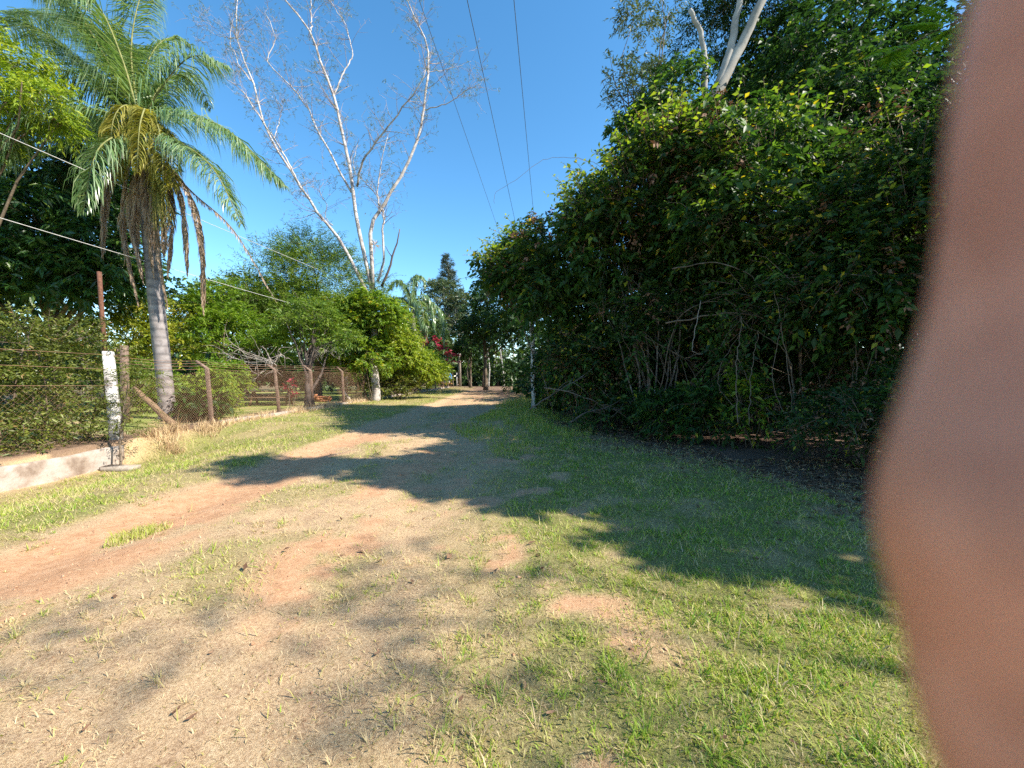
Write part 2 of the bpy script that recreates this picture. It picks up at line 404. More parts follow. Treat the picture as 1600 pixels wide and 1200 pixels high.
# ------------------------------------------------------------------ grass and straw
def field_points(bins, rho):
    P = []
    for y0, y1, x0f, x1f in bins:
        x0 = x0f(y1); x1 = x1f(y1); area = (x1 - x0) * (y1 - y0)
        k = int(area * rho((y0 + y1) / 2)); 
        P.append(np.stack([rng.uniform(x0, x1, k), rng.uniform(y0, y1, k)], -1))
    return np.vstack(P)

def blades(g, xy, H, Wd, lean, tint, tall=True):
    n = len(xy); z = zg(xy[:, 0], xy[:, 1]) - .004
    B = np.stack([xy[:, 0], xy[:, 1], z], -1)
    a = rng.uniform(0, 2 * math.pi, n); S = np.stack([np.cos(a), np.sin(a), np.zeros(n)], -1)
    b = rng.uniform(0, 2 * math.pi, n); Dh = np.stack([np.cos(b), np.sin(b), np.zeros(n)], -1)
    H = np.broadcast_to(H, (n,)); Wd = np.broadcast_to(Wd, (n,)); lean = np.broadcast_to(lean, (n,))
    up = np.array([0, 0, 1.0])
    hw = (S * Wd[:, None] * .5)
    lo = np.where(lean > 1.14, .93, .6); cl = np.cos(lean * lo)[:, None]; sl = np.sin(lean * lo)[:, None]
    mid = B + (up * cl + Dh * sl) * (H * .55)[:, None]
    c2 = np.cos(np.minimum(lean * 1.3, 1.66))[:, None]; s2 = np.sin(np.minimum(lean * 1.3, 1.66))[:, None]
    tip = mid + (up * c2 + Dh * s2) * (H * .5)[:, None]
    tip[:, 2] = np.maximum(tip[:, 2], B[:, 2] + .008)
    if tall:
        V = np.stack([B - hw, B + hw, mid + hw * .8, mid - hw * .8, tip], 1).reshape(-1, 3); i = np.arange(n)[:, None] * 5
        g.add(V, i + np.array([[3, 2, 4]]), i + np.array([[0, 1, 2, 3]]), np.repeat(tint, 5))
    else:
        V = np.stack([B - hw, B + hw, tip], 1).reshape(-1, 3)
        g.add(V, np.arange(n)[:, None] * 3 + np.array([[0, 1, 2]]), None, np.repeat(tint, 3))

ybins = [.5, .9, 1.3, 1.7, 2.1, 2.6, 3.2, 4, 5, 6.2, 7.5, 9, 11, 13.5, 16.5, 20, 25, 32, 42, 56]
xl = lambda y: max(-10.0, -1.5 * y - 1.2)
xr = lambda y: min(1.5 * y + 1.0, 6.2 if y < 9 else (4.2 if y < 14 else 2.8))
bins = [(a, b, xl, xr) for a, b in zip(ybins[:-1], ybins[1:])]
rho_g = lambda y: 6800 * min(1, (1.9 / y)) ** 1.55
def make_grass():
    P = field_points(bins, lambda y: 1.4 * rho_g(y))
    d, gr, li = masks(P[:, 0], P[:, 1])
    wl = fbm(P[:, 0] * 3.3, P[:, 1] * 3.3, 77)
    tuft = sst(fbm(P[:, 0] * 5.5, P[:, 1] * 5.5, 78, 3), .42, .62)
    keep = rng.random(len(P)) < np.clip(gr * (.5 + .65 * tuft) + .04 * (1 - d), 0, 1) * (P[:, 0] > FX(P[:, 1]) + .05)
    # the last trees' edge is grown over by tall grass (built apart), the track stays thin
    P = P[keep]; gr = gr[keep]; tuft = tuft[keep]
    n = len(P); yy = P[:, 1]; sc = np.maximum(1, yy / 2.2) ** .62
    left = (P[:, 0] < -4.4)
    H = rng.gamma(5, .0082, n) * (.7 + .55 * tuft) * (1 + .25 * left) * (1 + .25 * sst(yy, 4, 9))
    Wd = rng.uniform(.0032, .0078, n) * sc * (1 - .1 * left)
    lean = rng.uniform(.45, 1.45, n)
    tint = np.clip(.17 + .46 * gr - .12 * left + rng.normal(0, .2, n) + .12 * (tuft - .5), 0, 1)
    dead = rng.random(n) < .26; tint[dead] = rng.uniform(0, .22, dead.sum())
    g = Geo(); nr = yy < 2.8
    blades(g, P[nr], H[nr], Wd[nr], lean[nr], tint[nr], True); blades(g, P[~nr], H[~nr] * 1.1, Wd[~nr] * 1.15, lean[~nr], tint[~nr], False)
    return g.build('grass', M['grass'], kind='stuff')
tag(make_grass(), 'short green and yellowing grass blades over the ground', 'grass', kind='stuff')

def make_straw():
    P = field_points(bins, lambda y: 12500 * min(1, (1.7 / y)) ** 1.75)
    d, gr, li = masks(P[:, 0], P[:, 1])
    cl = sst(fbm(P[:, 0] * 4, P[:, 1] * 4, 91, 3), .35, .6)
    keep = rng.random(len(P)) < np.clip((1 - d * .93) * (1 - .8 * gr) * (1 - .7 * li) * (.3 + .75 * cl), 0, 1) * (P[:, 0] > FX(P[:, 1]) + .1)
    P = P[keep]; n = len(P); sc = np.maximum(1, P[:, 1] / 2.2) ** .62
    tint = np.clip(rng.normal(.55, .25, n), 0, 1); dk = rng.random(n) < .16; tint[dk] = rng.uniform(0, .15, dk.sum())
    g = Geo(); nr = P[:, 1] < 1.5
    H = rng.gamma(4, .0078, n); Wd = rng.uniform(.0014, .0044, n) * sc; ln = rng.uniform(1.15, 1.62, n); stand = rng.random(n) < .06; ln[stand] = rng.uniform(.4, 1.1, stand.sum())
    blades(g, P[nr], H[nr], Wd[nr], ln[nr], tint[nr], True); blades(g, P[~nr], H[~nr], Wd[~nr], ln[~nr], tint[~nr], False)
    return g.build('straw', M['straw'], kind='stuff')
tag(make_straw(), 'matted dry straw of dead grass on the foreground', 'straw', kind='stuff')

def make_tufts():
    """small tussocks: blades that spread from one root"""
    P = field_points([b for b in bins if b[1] < 10], lambda y: 92 * min(1, (2.6 / y)) ** 1.1)
    d, gr, li = masks(P[:, 0], P[:, 1]); P = P[(rng.random(len(P)) < (1 - d * .9) * (1 - .8 * li) * .8) & (P[:, 0] > FX(P[:, 1]) + .2) & (rng.random(len(P)) < .12 + .5 * gr + 1.3 * sst(fbm(P[:, 0] * .8, P[:, 1] * .8, 66), .5, .68))]
    d, gr, li = masks(P[:, 0], P[:, 1]); k = 18; n = len(P); C = np.repeat(P, k, 0); sz = np.repeat(rng.gamma(4, .25, n), k)
    a = rng.uniform(0, 6.283, n * k); r = np.abs(rng.normal(0, .018, n * k)) * sz
    xy = C + np.stack([np.cos(a), np.sin(a)], -1) * r[:, None]; z = zg(xy[:, 0], xy[:, 1])
    out = np.stack([np.cos(a), np.sin(a), np.zeros(n * k)], -1); L = rng.gamma(6, .0076, n * k) * np.clip(sz, .5, 1.5); le = rng.uniform(.5, 1.45, n * k)
    B = np.column_stack([xy, z - .003]); up = np.array([0, 0, 1.0]); S = np.stack([-np.sin(a), np.cos(a), np.zeros(n * k)], -1) * (rng.uniform(.0022, .0046, n * k) * np.maximum(1, xy[:, 1] / 2.4) ** .6 * .5)[:, None]
    m = B + (up * np.cos(le * .8)[:, None] + out * np.sin(le * .8)[:, None]) * (L * .55)[:, None]; t = m + (up * np.cos(le * 1.35)[:, None] + out * np.sin(le * 1.35)[:, None]) * (L * .5)[:, None]
    V = np.stack([B - S, B + S, m + S * .8, m - S * .8, t], 1).reshape(-1, 3); i = np.arange(n * k)[:, None] * 5
    tt = np.clip(np.repeat(np.where(rng.random(n) < .1 + .85 * gr, rng.uniform(.34, .8, n), rng.uniform(.0, .26, n)), k) + rng.normal(0, .12, n * k), 0, 1)
    g = Geo(); g.add(V, i + np.array([[3, 2, 4]]), i + np.array([[0, 1, 2, 3]]), np.repeat(tt, 5)); return g.build('grass_tufts', M['grass'], kind='stuff')
tag(make_tufts(), 'scattered small grass tussocks dotting the dry turf', 'grass', kind='stuff')

def make_clods():
    """crumbs of red earth and small stones on the bare track"""
    P = field_points([b for b in bins if b[1] < 14], lambda y: 210 * min(1, (2.4 / y)) ** 1.2); d, gr, li = masks(P[:, 0], P[:, 1])
    P = P[(rng.random(len(P)) < .05 + .55 * d) & (P[:, 0] > FX(P[:, 1]) + .3)]; n = len(P)
    O = np.array([[1, 0, 0], [0, 1, 0], [-1, 0, 0], [0, -1, 0], [0, 0, .8], [0, 0, -.6]], float); r = rng.gamma(2.2, .0026, n) * np.maximum(1, P[:, 1] / 3) ** .5
    V = np.column_stack([P, zg(P[:, 0], P[:, 1]) + .002])[:, None] + O[None] * r[:, None, None] * rng.uniform(.6, 1.3, (n, 6, 1)) + rng.normal(0, .25, (n, 6, 3)) * r[:, None, None]
    T = np.array([[0, 1, 4], [1, 2, 4], [2, 3, 4], [3, 0, 4], [1, 0, 5], [2, 1, 5], [3, 2, 5], [0, 3, 5]]); g = Geo(); g.add(V.reshape(-1, 3), (np.arange(n)[:, None, None] * 6 + T[None]).reshape(-1, 3), None, .5)
    return g.build('earth_clods', rough_mat('red_clod', [(.35, (.22, .11, .06)), (.5, (.4, .22, .125)), (.65, (.55, .37, .24))], 30, bump=.2), kind='stuff')
tag(make_clods(), 'crumbs of red earth and grit strewn along the bare track', 'earth', kind='stuff')

def make_litter():
    g = Geo(); P = field_points([(a, b, lambda y: -3.0, xr) for a, b in zip(ybins[5:15], ybins[6:16])], lambda y: 420 * min(1, 5 / y))
    d, gr, li = masks(P[:, 0], P[:, 1]); P = P[rng.random(len(P)) < li * .9 + .003]; n = len(P)
    z = zg(P[:, 0], P[:, 1]) + rng.uniform(.004, .02, n); a = rng.uniform(0, 6.28, n)
    D = np.stack([np.cos(a), np.sin(a), rng.uniform(-.2, .3, n)], -1); N = unit(np.array([0, 0, 1.0]) + rng.normal(0, .35, (n, 3)))
    g.leaves(np.column_stack([P, z]), D, N, rng.uniform(.05, .11, n), rng.uniform(.02, .05, n), rng.random(n), .25, 0)
    return g.build('leaf_litter', M['litter'], kind='stuff')
tag(make_litter(), 'brown fallen leaves carpeting the shade under the thicket', 'leaf litter', kind='stuff')

def tall_grass(name, label, cx, cy, rx, ry, n, H, mat, t0, t1, wid=.008):
    a = rng.uniform(0, 6.283, n); r = np.sqrt(rng.random(n)) * (0.8 + .4 * noise2(np.cos(a) * 3 + 9, np.sin(a) * 3 + 9, 5))
    P = np.stack([cx + rx * r * np.cos(a), cy + ry * r * np.sin(a)], -1)
    P = P[rng.random(n) < 1.35 * sst(fbm(P[:, 0] * 1.3, P[:, 1] * 1.3, 33), .3, .62)]; n = len(P); r = np.hypot((P[:, 0] - cx) / rx, (P[:, 1] - cy) / ry)
    g = Geo(); hh = rng.gamma(7, H / 7, n) * (1.1 - .55 * r) * (.6 + .8 * fbm(P[:, 0] * 1.6, P[:, 1] * 1.6, 12))
    blades(g, P, hh, rng.uniform(.6, 1.4, n) * wid, rng.uniform(.1, 1.3, n), np.clip(rng.uniform(t0, t1, n), 0, 1), True)
    return tag(g.build(name, M[mat], kind='stuff'), label, 'grass', kind='stuff')
tall_grass('tall_grass', 'tall dark green grass on the mound left of the thicket', .3, 12.4, 1.9, 4.6, 15000, .2, 'grass', .2, .85, .009)
tall_grass('tall_grass', 'pale grass fringe at the foot of the white lichen trunk', .9, 20.5, 1.6, 3.5, 5000, .42, 'grass', .1, .7, .016)
tall_grass('dry_grass', 'dry brown weeds heaped on the bank below the palm', -9.3, 11.2, .55, 1.6, 5200, .33, 'straw', 0, .75, .009)
tall_grass('dry_grass', 'bleached grass fringe along the foot of the fence', -9.35, 20, .38, 8.5, 5200, .26, 'straw', .1, 1, .014)
tall_grass('dry_grass', 'small yellow grass island in the bare wheel track', -3.93, 4.15, .2, .34, 900, .085, 'grass', .1, .65, .006)

# ------------------------------------------------------------------ leaves, crowns and trees
def rand_unit(n):
    return unit(rng.normal(0, 1, (n, 3)))

def sub_blobs(blobs, per, size=.42, low=-.55):
    """break big ellipsoids up into many smaller clumps over their surface"""
    out = []
    for c, r in blobs:
        c = np.array(c, float); r = np.array(r, float)
        k = per; u = rand_unit(k * 3); u = u[u[:, 2] > low][:k]
        rad = rng.uniform(.55, 1.0, len(u)) ** .7
        for q, s in zip(u, rad):
            f = rng.uniform(.65, 1.35) * size
            out.append((c + r * q * s * (1 - size * .45), r * f * np.array([1, 1, .8]), c))
    return out

def twigs_in(subs, n, flip=.5):
    """twig roots and directions spread over the clumps"""
    wts = np.array([s[1][0] * s[1][2] for s in subs]); wts = wts / wts.sum()
    k = rng.choice(len(subs), n, p=wts)
    C = np.array([s[0] for s in subs])[k]; Rr = np.array([s[1] for s in subs])[k]; O = np.array([s[2] for s in subs])[k]
    u = rand_unit(n); u[:, 2] = np.where((u[:, 2] < -.3) & (rng.random(n) < flip), -u[:, 2] * .6, u[:, 2])
    P = C + Rr * u * (rng.uniform(.25, 1, (n, 1)) ** .5)
    D = unit(unit(P - C) + .6 * unit(P - O) + rng.normal(0, .35, (n, 3)) + np.array([0, 0, .1]))
    return P, D

def spray(g, P, D, tlen, nl, L, Wd, t0=0, t1=1, droop=.25, hang=.25, up=.8, yellow=.0, tw=None):
    """leafy twigs: nl leaves on each, set left and right along the twig"""
    m = len(P); t = (np.arange(nl)[None] + rng.uniform(.1, .9, (m, nl))) / nl
    tl = (rng.uniform(.6, 1.3, m) * tlen)[:, None]
    pos = P[:, None] + D[:, None] * (t * tl)[..., None]; pos[..., 2] -= droop * tl * t * t
    side = unit(np.cross(D, rng.normal(0, 1, (m, 3)) * .5 + np.array([0, 0, 1.0])))
    sg = np.where(np.arange(nl) % 2 == 0, 1.0, -1.0)[None, :, None]
    d = unit(D[:, None] * .65 + side[:, None] * sg * .9 + rng.normal(0, .32, (m, nl, 3)) + np.array([0, 0, -hang]))
    N = unit(np.array([0, 0, up]) + rng.normal(0, .5, (m, nl, 3)))
    ti = np.clip(rng.uniform(t0, t1, (m, 1)) * .5 + rng.uniform(t0, t1, (m, nl)) * .5, 0, .97)
    if yellow: ti = np.where(rng.random((m, nl)) < yellow, 1.0, ti)
    s = rng.uniform(.6, 1.25, (m, nl))
    g.leaves(pos.reshape(-1, 3), d.reshape(-1, 3), N.reshape(-1, 3), (L * s).ravel(), (Wd * s).ravel(), ti.ravel())
    if tw is not None:
        for k in range(0, m, tw[1]):
            q = P[k] + D[k] * tl[k, 0]; q[2] -= droop * tl[k, 0]
            tw[0].tube([P[k] - D[k] * tl[k, 0] * .6, P[k] + D[k] * tl[k, 0] * .45, q], [.008, .006, .003], 3, cap=False)

def limb(g, a, b, r0, r1, bend=.15, n=6, sides=6):
    a = np.asarray(a, float); b = np.asarray(b, float); L = np.linalg.norm(b - a)
    mid = (a + b) / 2 + rng.normal(0, bend * L, 3) * .5 + np.array([0, 0, .12 * L])
    t = np.linspace(0, 1, n)[:, None]
    P = (1 - t) ** 2 * a + 2 * t * (1 - t) * mid + t * t * b
    g.tube(wobble(P, L * .012), np.linspace(r0, r1, n), sides)

def tree(name, label, cat, group, trunk, r0, blobs, leaf, per=14, twigs=900, nl=14, size=.42, tlen=.5, L=.1, Wd=.045,
         bark='bark', limbs=18, droop=.25, hang=.25, yellow=0, t0=0, t1=1, low=-.55, up=.8, crown='crown', lod=.56):
    """a rooted plant: Empty at its foot, trunk with limbs, leafy crown"""
    twigs = int(twigs * lod); L *= lod ** -.42; Wd *= lod ** -.42
    root = empty(name, trunk[0], label, cat, group)
    tp = spline(trunk, 14); gt = Geo()
    rr = np.linspace(r0, r0 * .45, len(tp)); rr[0] *= 1.35
    gt.tube(wobble(tp, r0 * .12), rr, 9)
    subs = sub_blobs(blobs, per, size, low)
    for k in rng.permutation(len(subs))[:limbs]:
        c = subs[k][0]; j = int(np.clip(rng.normal(.68, .18), .25, 1) * (len(tp) - 1))
        limb(gt, tp[j], c, rr[j] * .5, .012)
    P, D = twigs_in(subs, twigs); gc = Geo()
    spray(gc, P, D, tlen, nl, L, Wd, t0, t1, droop, hang, up, yellow, (gt, 6))
    gt.build('trunk', M[bark], root, True); gc.build(crown, M[leaf], root, kind='stuff')
    return root

def gz(x, y): return float(zg(x, y))
def foot(x, y, dz=-.05): return (x, y, gz(x, y) + dz)

# ------------------------------------------------------------------ right side: the thicket
TH = 'bushes of the shaded thicket on the right'
def bush(label, blobs, stems, leaf='thicket', twigs=2400, nl=12, L=.085, Wd=.042, per=16, size=.4, bark='twig', rs=(.012, .03), group=TH, low=-.75, yellow=.02, name='thicket_bush', tlen=.45, mix=None, lod=.6, shoots=0, **kw):
    """many-stemmed bush: each stem is a part, one leafy canopy"""
    root = empty(name, stems[0][0], label, 'bush', group)
    if mix is None: mix = group == TH and twigs > 1400
    twigs = int(twigs * lod); L *= lod ** -.42; Wd *= lod ** -.42
    subs = sub_blobs(blobs, per, size, low); tops = [s[0] for s in subs]
    for st in stems:
        gs = Geo(); b = np.array(st[0], float)
        top = np.array(st[1], float) if len(st) > 1 and st[1] is not None else tops[rng.integers(len(tops))]
        midp = b + (top - b) * .5 + rng.normal(0, .18, 3) + np.array([0, 0, .35])
        r = rng.uniform(*rs); pts = wobble(spline([b, midp, top], 10), .02)
        gs.tube(pts, np.linspace(r, r * .45, len(pts)), 6)
        for q in range(3):
            j = rng.integers(3, len(pts)); c = tops[rng.integers(len(tops))]
            limb(gs, pts[j], pts[j] + (c - pts[j]) * .55, r * .45, .005, .25, 5, 4)
        gs.build('stem', M[bark], root, True)
    P, D = twigs_in(subs, twigs); gc = Geo(); gt = Geo()
    spray(gc, P, D, tlen, nl, L, Wd, 0, 1, .3, .3, .7, yellow, (gt, 3))
    gt.build('twigs', M['twig'], root, kind='stuff'); gc.build('foliage', M[leaf], root, kind='stuff')
    if shoots:  # brighter leaf colour on the upper left shoots stands in for sunlight
        key = np.argsort([-(q[0][2] - .8 * q[0][0] + rng.normal(0, .5)) for q in subs])[:max(4, len(subs) // 3)]; P, D = twigs_in([subs[k] for k in key], shoots, 1); gm_ = Geo(); gs_ = Geo()
        D = unit(D * .7 + np.array([-.25, -.1, .55])); spray(gm_, P + D * .2, D, .8, 8, L * .95, Wd * 1.0, .35, 1, .3, .3, .6, .03, (gs_, 1)); gm_.build('leafy_shoots', M['shrub'], root, kind='stuff'); gs_.build('shoot_stems', M['twig'], root, kind='stuff')
    if mix:
        few = [subs[k] for k in rng.permutation(len(subs))[:max(3, len(subs) // 4)]]; P, D = twigs_in(few, int(twigs * .16), 0); gm_ = Geo()
        spray(gm_, P + unit(D) * .12, D, .55, 9, L * 1.4, Wd * 1.4, .2, 1, .5, .5, .8, .02); gm_.build('climber', M['vine'], root, kind='stuff')
        few = [subs[k] for k in rng.permutation(len(subs))[:max(2, len(subs) // 7)]]; P, D = twigs_in(few, int(twigs * .1), 0); gm_ = Geo()
        spray(gm_, P + unit(D) * .1, D, .5, 9, L * .8, Wd * .8, 0, 1, .5, .6, .6); gm_.build('dead_leaves', M['litter'], root, kind='stuff')
    return root

def ring(cx, cy, r, n, lean=.8):
    out = []
    for k in range(n):
        a = rng.uniform(0, 6.28); x = cx + r * rng.random() * math.cos(a); y = cy + r * rng.random() * math.sin(a)
        out.append((foot(x, y), None))
    return out

bush('low vine-covered bush right of the slender white-lichened trunk', [((2.9, 19.4, 2.7), (1.6, 2.2, 2.1)), ((2.6, 17.4, 1.6), (1.4, 1.4, 1.4))], ring(2.8, 19, .8, 7), twigs=3000, nl=12, L=.13, Wd=.06, per=22)
bush('bush with leafy sprays reaching into the sky left of the tallest thicket top', [((1.7, 14.3, 4.7), (1.9, 2.4, 2.9)), ((.5, 14.6, 5.2), (1.1, 1.5, 1.5)), ((-.5, 15.4, 5.6), (.7, 1, .8)), ((2.4, 14, 2.3), (1.6, 2, 1.6))], ring(2.2, 14, .8, 8), twigs=3700, nl=11, L=.14, Wd=.068, per=20, size=.34, shoots=150)
bush('sunlit-topped leafy thicket bush above the clump of pale stems', [((3.9, 11.4, 5.6), (2.3, 2.2, 2.6)), ((2.6, 11.3, 5.9), (1.0, 1.3, 1.5)), ((4.6, 12.2, 4.2), (2.2, 1.6, 2.2))],
     [(at(1010, 676, 10.4), at(985, 450, 10.4)), (at(1020, 678, 10.3), at(1028, 470, 10.6)), (at(1030, 676, 10.3), at(1065, 455, 10.2)), (at(1002, 672, 10.5), at(940, 470, 10.8)), (at(1038, 678, 10.2), at(1058, 560, 10.2)), (at(1025, 675, 10.5), at(1005, 420, 10.9)), (at(1015, 678, 10.4), at(1045, 430, 10.4)), (at(1008, 674, 10.6), at(965, 430, 10.7))],
     twigs=5200, nl=11, L=.125, Wd=.062, per=22, size=.33, shoots=260, bark='stem', rs=(.022, .045))
bush('dark bush of drooping leaves over the hollow in the thicket', [((6.2, 10.0, 5.6), (2.6, 2.0, 2.9)), ((5.2, 9.0, 4.9), (1.6, 1.2, 1.2)), ((7.4, 9.4, 4.3), (1.7, 1.4, 1.7))], ring(6.6, 10.2, 1.2, 9), twigs=5200, nl=11, L=.12, Wd=.058, per=24, size=.33, shoots=170)
bush('bush with sunlit sprays and arching canes nearest the finger', [((7.5, 7.9, 4.2), (1.9, 1.5, 2.5)), ((6.1, 7.5, 3.25), (1.1, .9, .75)), ((8.2, 7.4, 2.3), (1.6, 1.4, 1.6))], ring(7.1, 7.6, .9, 9), twigs=4200, nl=11, L=.1, Wd=.05, per=22, size=.33, shoots=90)
bush('low dark shrub at the foot of the thicket beside the finger', [((5.9, 6.6, .75), (1.0, .8, .75)), ((6.9, 6.2, 1.1), (1.0, .9, 1.0))], ring(6.2, 6.6, .6, 8), twigs=1900, nl=10, L=.07, Wd=.032, per=16, low=-.3, rs=(.006, .012))
bush('low leafy shrub at the foot of the pale stems', [((4.0, 9.9, .55), (.95, .6, .55))], ring(4.0, 9.9, .5, 6), leaf='vine', twigs=700, nl=10, L=.12, Wd=.055, per=12, low=-.2, rs=(.006, .012))
bush('yellow-green sapling before the dark hollow of the thicket', [((5.05, 8.55, 1.05), (.34, .3, .7))], ring(5.05, 8.5, .15, 3), leaf='shrub', twigs=130, nl=9, L=.12, Wd=.05, per=9, low=-.6, rs=(.006, .012), name='sapling')
bush('dark green sapling with spreading leaves left of the yellow-green one', [((4.9, 8.9, 1.75), (.45, .35, .4)), ((4.4, 9.0, 1.0), (.5, .4, .35))], ring(4.7, 8.9, .25, 4), leaf='vine', twigs=170, nl=9, L=.13, Wd=.055, per=8, low=-.4, rs=(.006, .014), name='sapling')
bush('scrubby yellow-flecked bush left of the pale stems', [((2.3, 12.2, 2.0), (1.2, 1.2, 1.5)), ((2.2, 13.6, 1.5), (.9, 1.0, 1.2))], ring(2.3, 12.4, .7, 9), leaf='thicket', twigs=1500, nl=10, L=.09, Wd=.045, per=18, low=-.5, yellow=.08)
bush('curtain of leaves hanging before the pale stems of the thicket', [((2.9, 10.6, 2.6), (.9, .6, 1.3)), ((3.9, 10.2, 3.0), (1.3, .6, .8)), ((5.6, 8.6, 3.1), (1.4, .6, .9)), ((5.2, 8.9, .8), (1.5, .5, .6)), ((3.0, 10.8, .7), (1.2, .6, .6))], ring(3.6, 10.4, .8, 6), twigs=1500, nl=10, L=.1, Wd=.046, per=18, low=-.7, mix=True)
bush('dim undergrowth deep inside the hollow of the thicket', [((7.6, 12.6, 1.9), (3.4, 1.6, 1.9)), ((4.6, 13.8, 1.8), (2.4, 1.4, 1.9))], ring(6.5, 12.8, 1.8, 8), leaf='tall', twigs=2600, nl=10, L=.13, Wd=.06, per=24, low=-.5)

# lianas that arch across the dark hollow
LI = 'bare lianas looping through the thicket'
def liana(label, pts, r=.016, mat='drywood'):
    g = Geo(); P = wobble(spline([at(*p) for p in pts], 22), .012); g.tube(P, np.linspace(r, r * .55, len(P)), 6)
    return tag(g.build('liana', M[mat], smooth=True), label, 'liana', LI)
liana('long bare liana arching over the dark hollow down to the right', [(1040, 505, 9.2), (1150, 490, 8.8), (1235, 520, 8.6), (1275, 580, 8.6), (1300, 660, 8.7)], .017, 'twig')
liana('upper pale liana arching above the hollow beside the sunlit sprays', [(1050, 420, 9), (1110, 410, 8.6), (1165, 425, 8.4), (1195, 460, 8.4), (1215, 520, 8.5)], .014, 'stem')
liana('thin liana running down from the dark sapling to the ground', [(1150, 555, 8.5), (1185, 620, 8.3), (1230, 675, 8.1), (1255, 700, 8)], .011, 'twig')
liana('slack liana hanging low across the back of the hollow', [(1070, 560, 10), (1130, 545, 9.8), (1220, 580, 9.6), (1270, 610, 9.5)], .012, 'twig')
liana('looping liana low down beside the finger', [(1330, 640, 7.4), (1340, 560, 7.4), (1318, 480, 7.5), (1270, 440, 7.6)], .013, 'twig')
liana('drooping curved liana right of the hollow', [(1290, 690, 8.2), (1332, 620, 8.0), (1325, 550, 8.0), (1285, 480, 8.2)], .012, 'twig')
liana('arched thin liana springing from the pale stems', [(1030, 610, 10), (1060, 500, 9.6), (1120, 470, 9.3), (1200, 485, 9.2)], .013, 'twig')
liana('hooked hanging liana above the pale stems', [(1095, 470, 9), (1088, 505, 9), (1082, 545, 9), (1098, 552, 9), (1110, 530, 9)], .01, 'drywood')
liana('whip of vine curving out into the sky from the thicket top', [(965, 275, 11.2), (915, 250, 11.3), (872, 246, 11.4), (840, 254, 11.3), (805, 282, 11.2), (775, 300, 11.2), (772, 318, 11.2)], .006, 'twig')
for k in range(10):
    x = rng.uniform(1130, 1390); dd = rng.uniform(7.2, 8.6); y0 = rng.uniform(640, 730)
    liana('tangled thin bare cane in the dark hollow of the thicket', [(x, y0, dd), (x + rng.uniform(-40, 30), y0 - rng.uniform(60, 120), dd + .2), (x + rng.uniform(-90, 60), y0 - rng.uniform(140, 240), dd + .3)], rng.uniform(.005, .011), 'twig')

# fallen branches at the left foot of the thicket
FB = 'fallen branches at the thicket edge'
def fallen(label, pts, r, mat='twig', side=5):
    g = Geo(); P = wobble(spline([at(*p) for p in pts], 14), .01); g.tube(P, np.linspace(r, r * .35, len(P)), 6)
    for q in range(side):
        j = rng.integers(3, len(P) - 1); e = P[j] + unit(P[-1] - P[0]) * rng.uniform(.3, .8) + rng.normal(0, .22, 3); limb(g, P[j], e, r * .4, .003, .2, 5, 4)
    return tag(g.build('fallen_branch', M[mat], smooth=True), label, 'branch', FB)
fallen('grey fallen branch slanting up to the right at thicket edge', [(828, 640, 10.5), (870, 612, 10.6), (915, 588, 10.8)], .024, 'stem')
fallen('fallen branch lying level beneath the slanting grey branch', [(850, 606, 11), (890, 613, 10.8), (930, 628, 10.5), (950, 640, 10.4)], .022)
fallen('dark twisted fallen branch beside the pale stems', [(890, 660, 10), (930, 640, 10.2), (975, 640, 10.3)], .02, 'dead')

# ------------------------------------------------------------------ right side: tall trees
TT = 'tall trees behind the thicket'
tree('tall_tree', 'tall dark vine-draped tree filling the upper right corner', 'tree', TT, [foot(10.4, 12.5), (10.2, 12.4, 5), (10.6, 12.6, 11)], .24,
     [((10.4, 12.4, 9.2), (3.4, 2.6, 4.0)), ((8.6, 11.8, 6.8), (2.2, 1.8, 3.0)), ((12.2, 10.6, 6.0), (2.5, 2, 3.6)), ((9.6, 11.2, 9.4), (2.0, 1.5, 2.4))], 'tall', per=24, twigs=6500, nl=11, L=.15, Wd=.066, droop=.5, hang=.5, size=.36, low=-.9, yellow=.01)
tree('tall_tree', 'towering dark tree at the very top behind the grey forked trunk', 'tree', TT, [foot(12, 15), (12, 15, 6), (12.2, 15, 12)], .3,
     [((11.6, 14.8, 11.8), (3.6, 1.8, 3.8)), ((14.8, 14.4, 11), (3, 2, 4.4)), ((9.0, 14.8, 12.6), (1.6, 1.4, 2.2))], 'tall', per=24, twigs=4200, nl=11, L=.2, Wd=.085, droop=.5, hang=.5, size=.34, low=-.9)
tree('tall_tree', 'bushy tree rising behind the arching bush at sky edge', 'tree', TT, [foot(5.4, 14.6), (5.3, 14.5, 5), (5.0, 14.4, 8)], .17,
     [((4.5, 14, 8.4), (1.4, 1.4, 2.6)), ((5.5, 14, 10.2), (1.2, 1.2, 2.3)), ((6.4, 14.4, 7.6), (1.6, 1.5, 2.2))], 'vine', per=22, twigs=3600, nl=12, L=.16, Wd=.055, droop=.5, hang=.7, size=.36, yellow=.02)

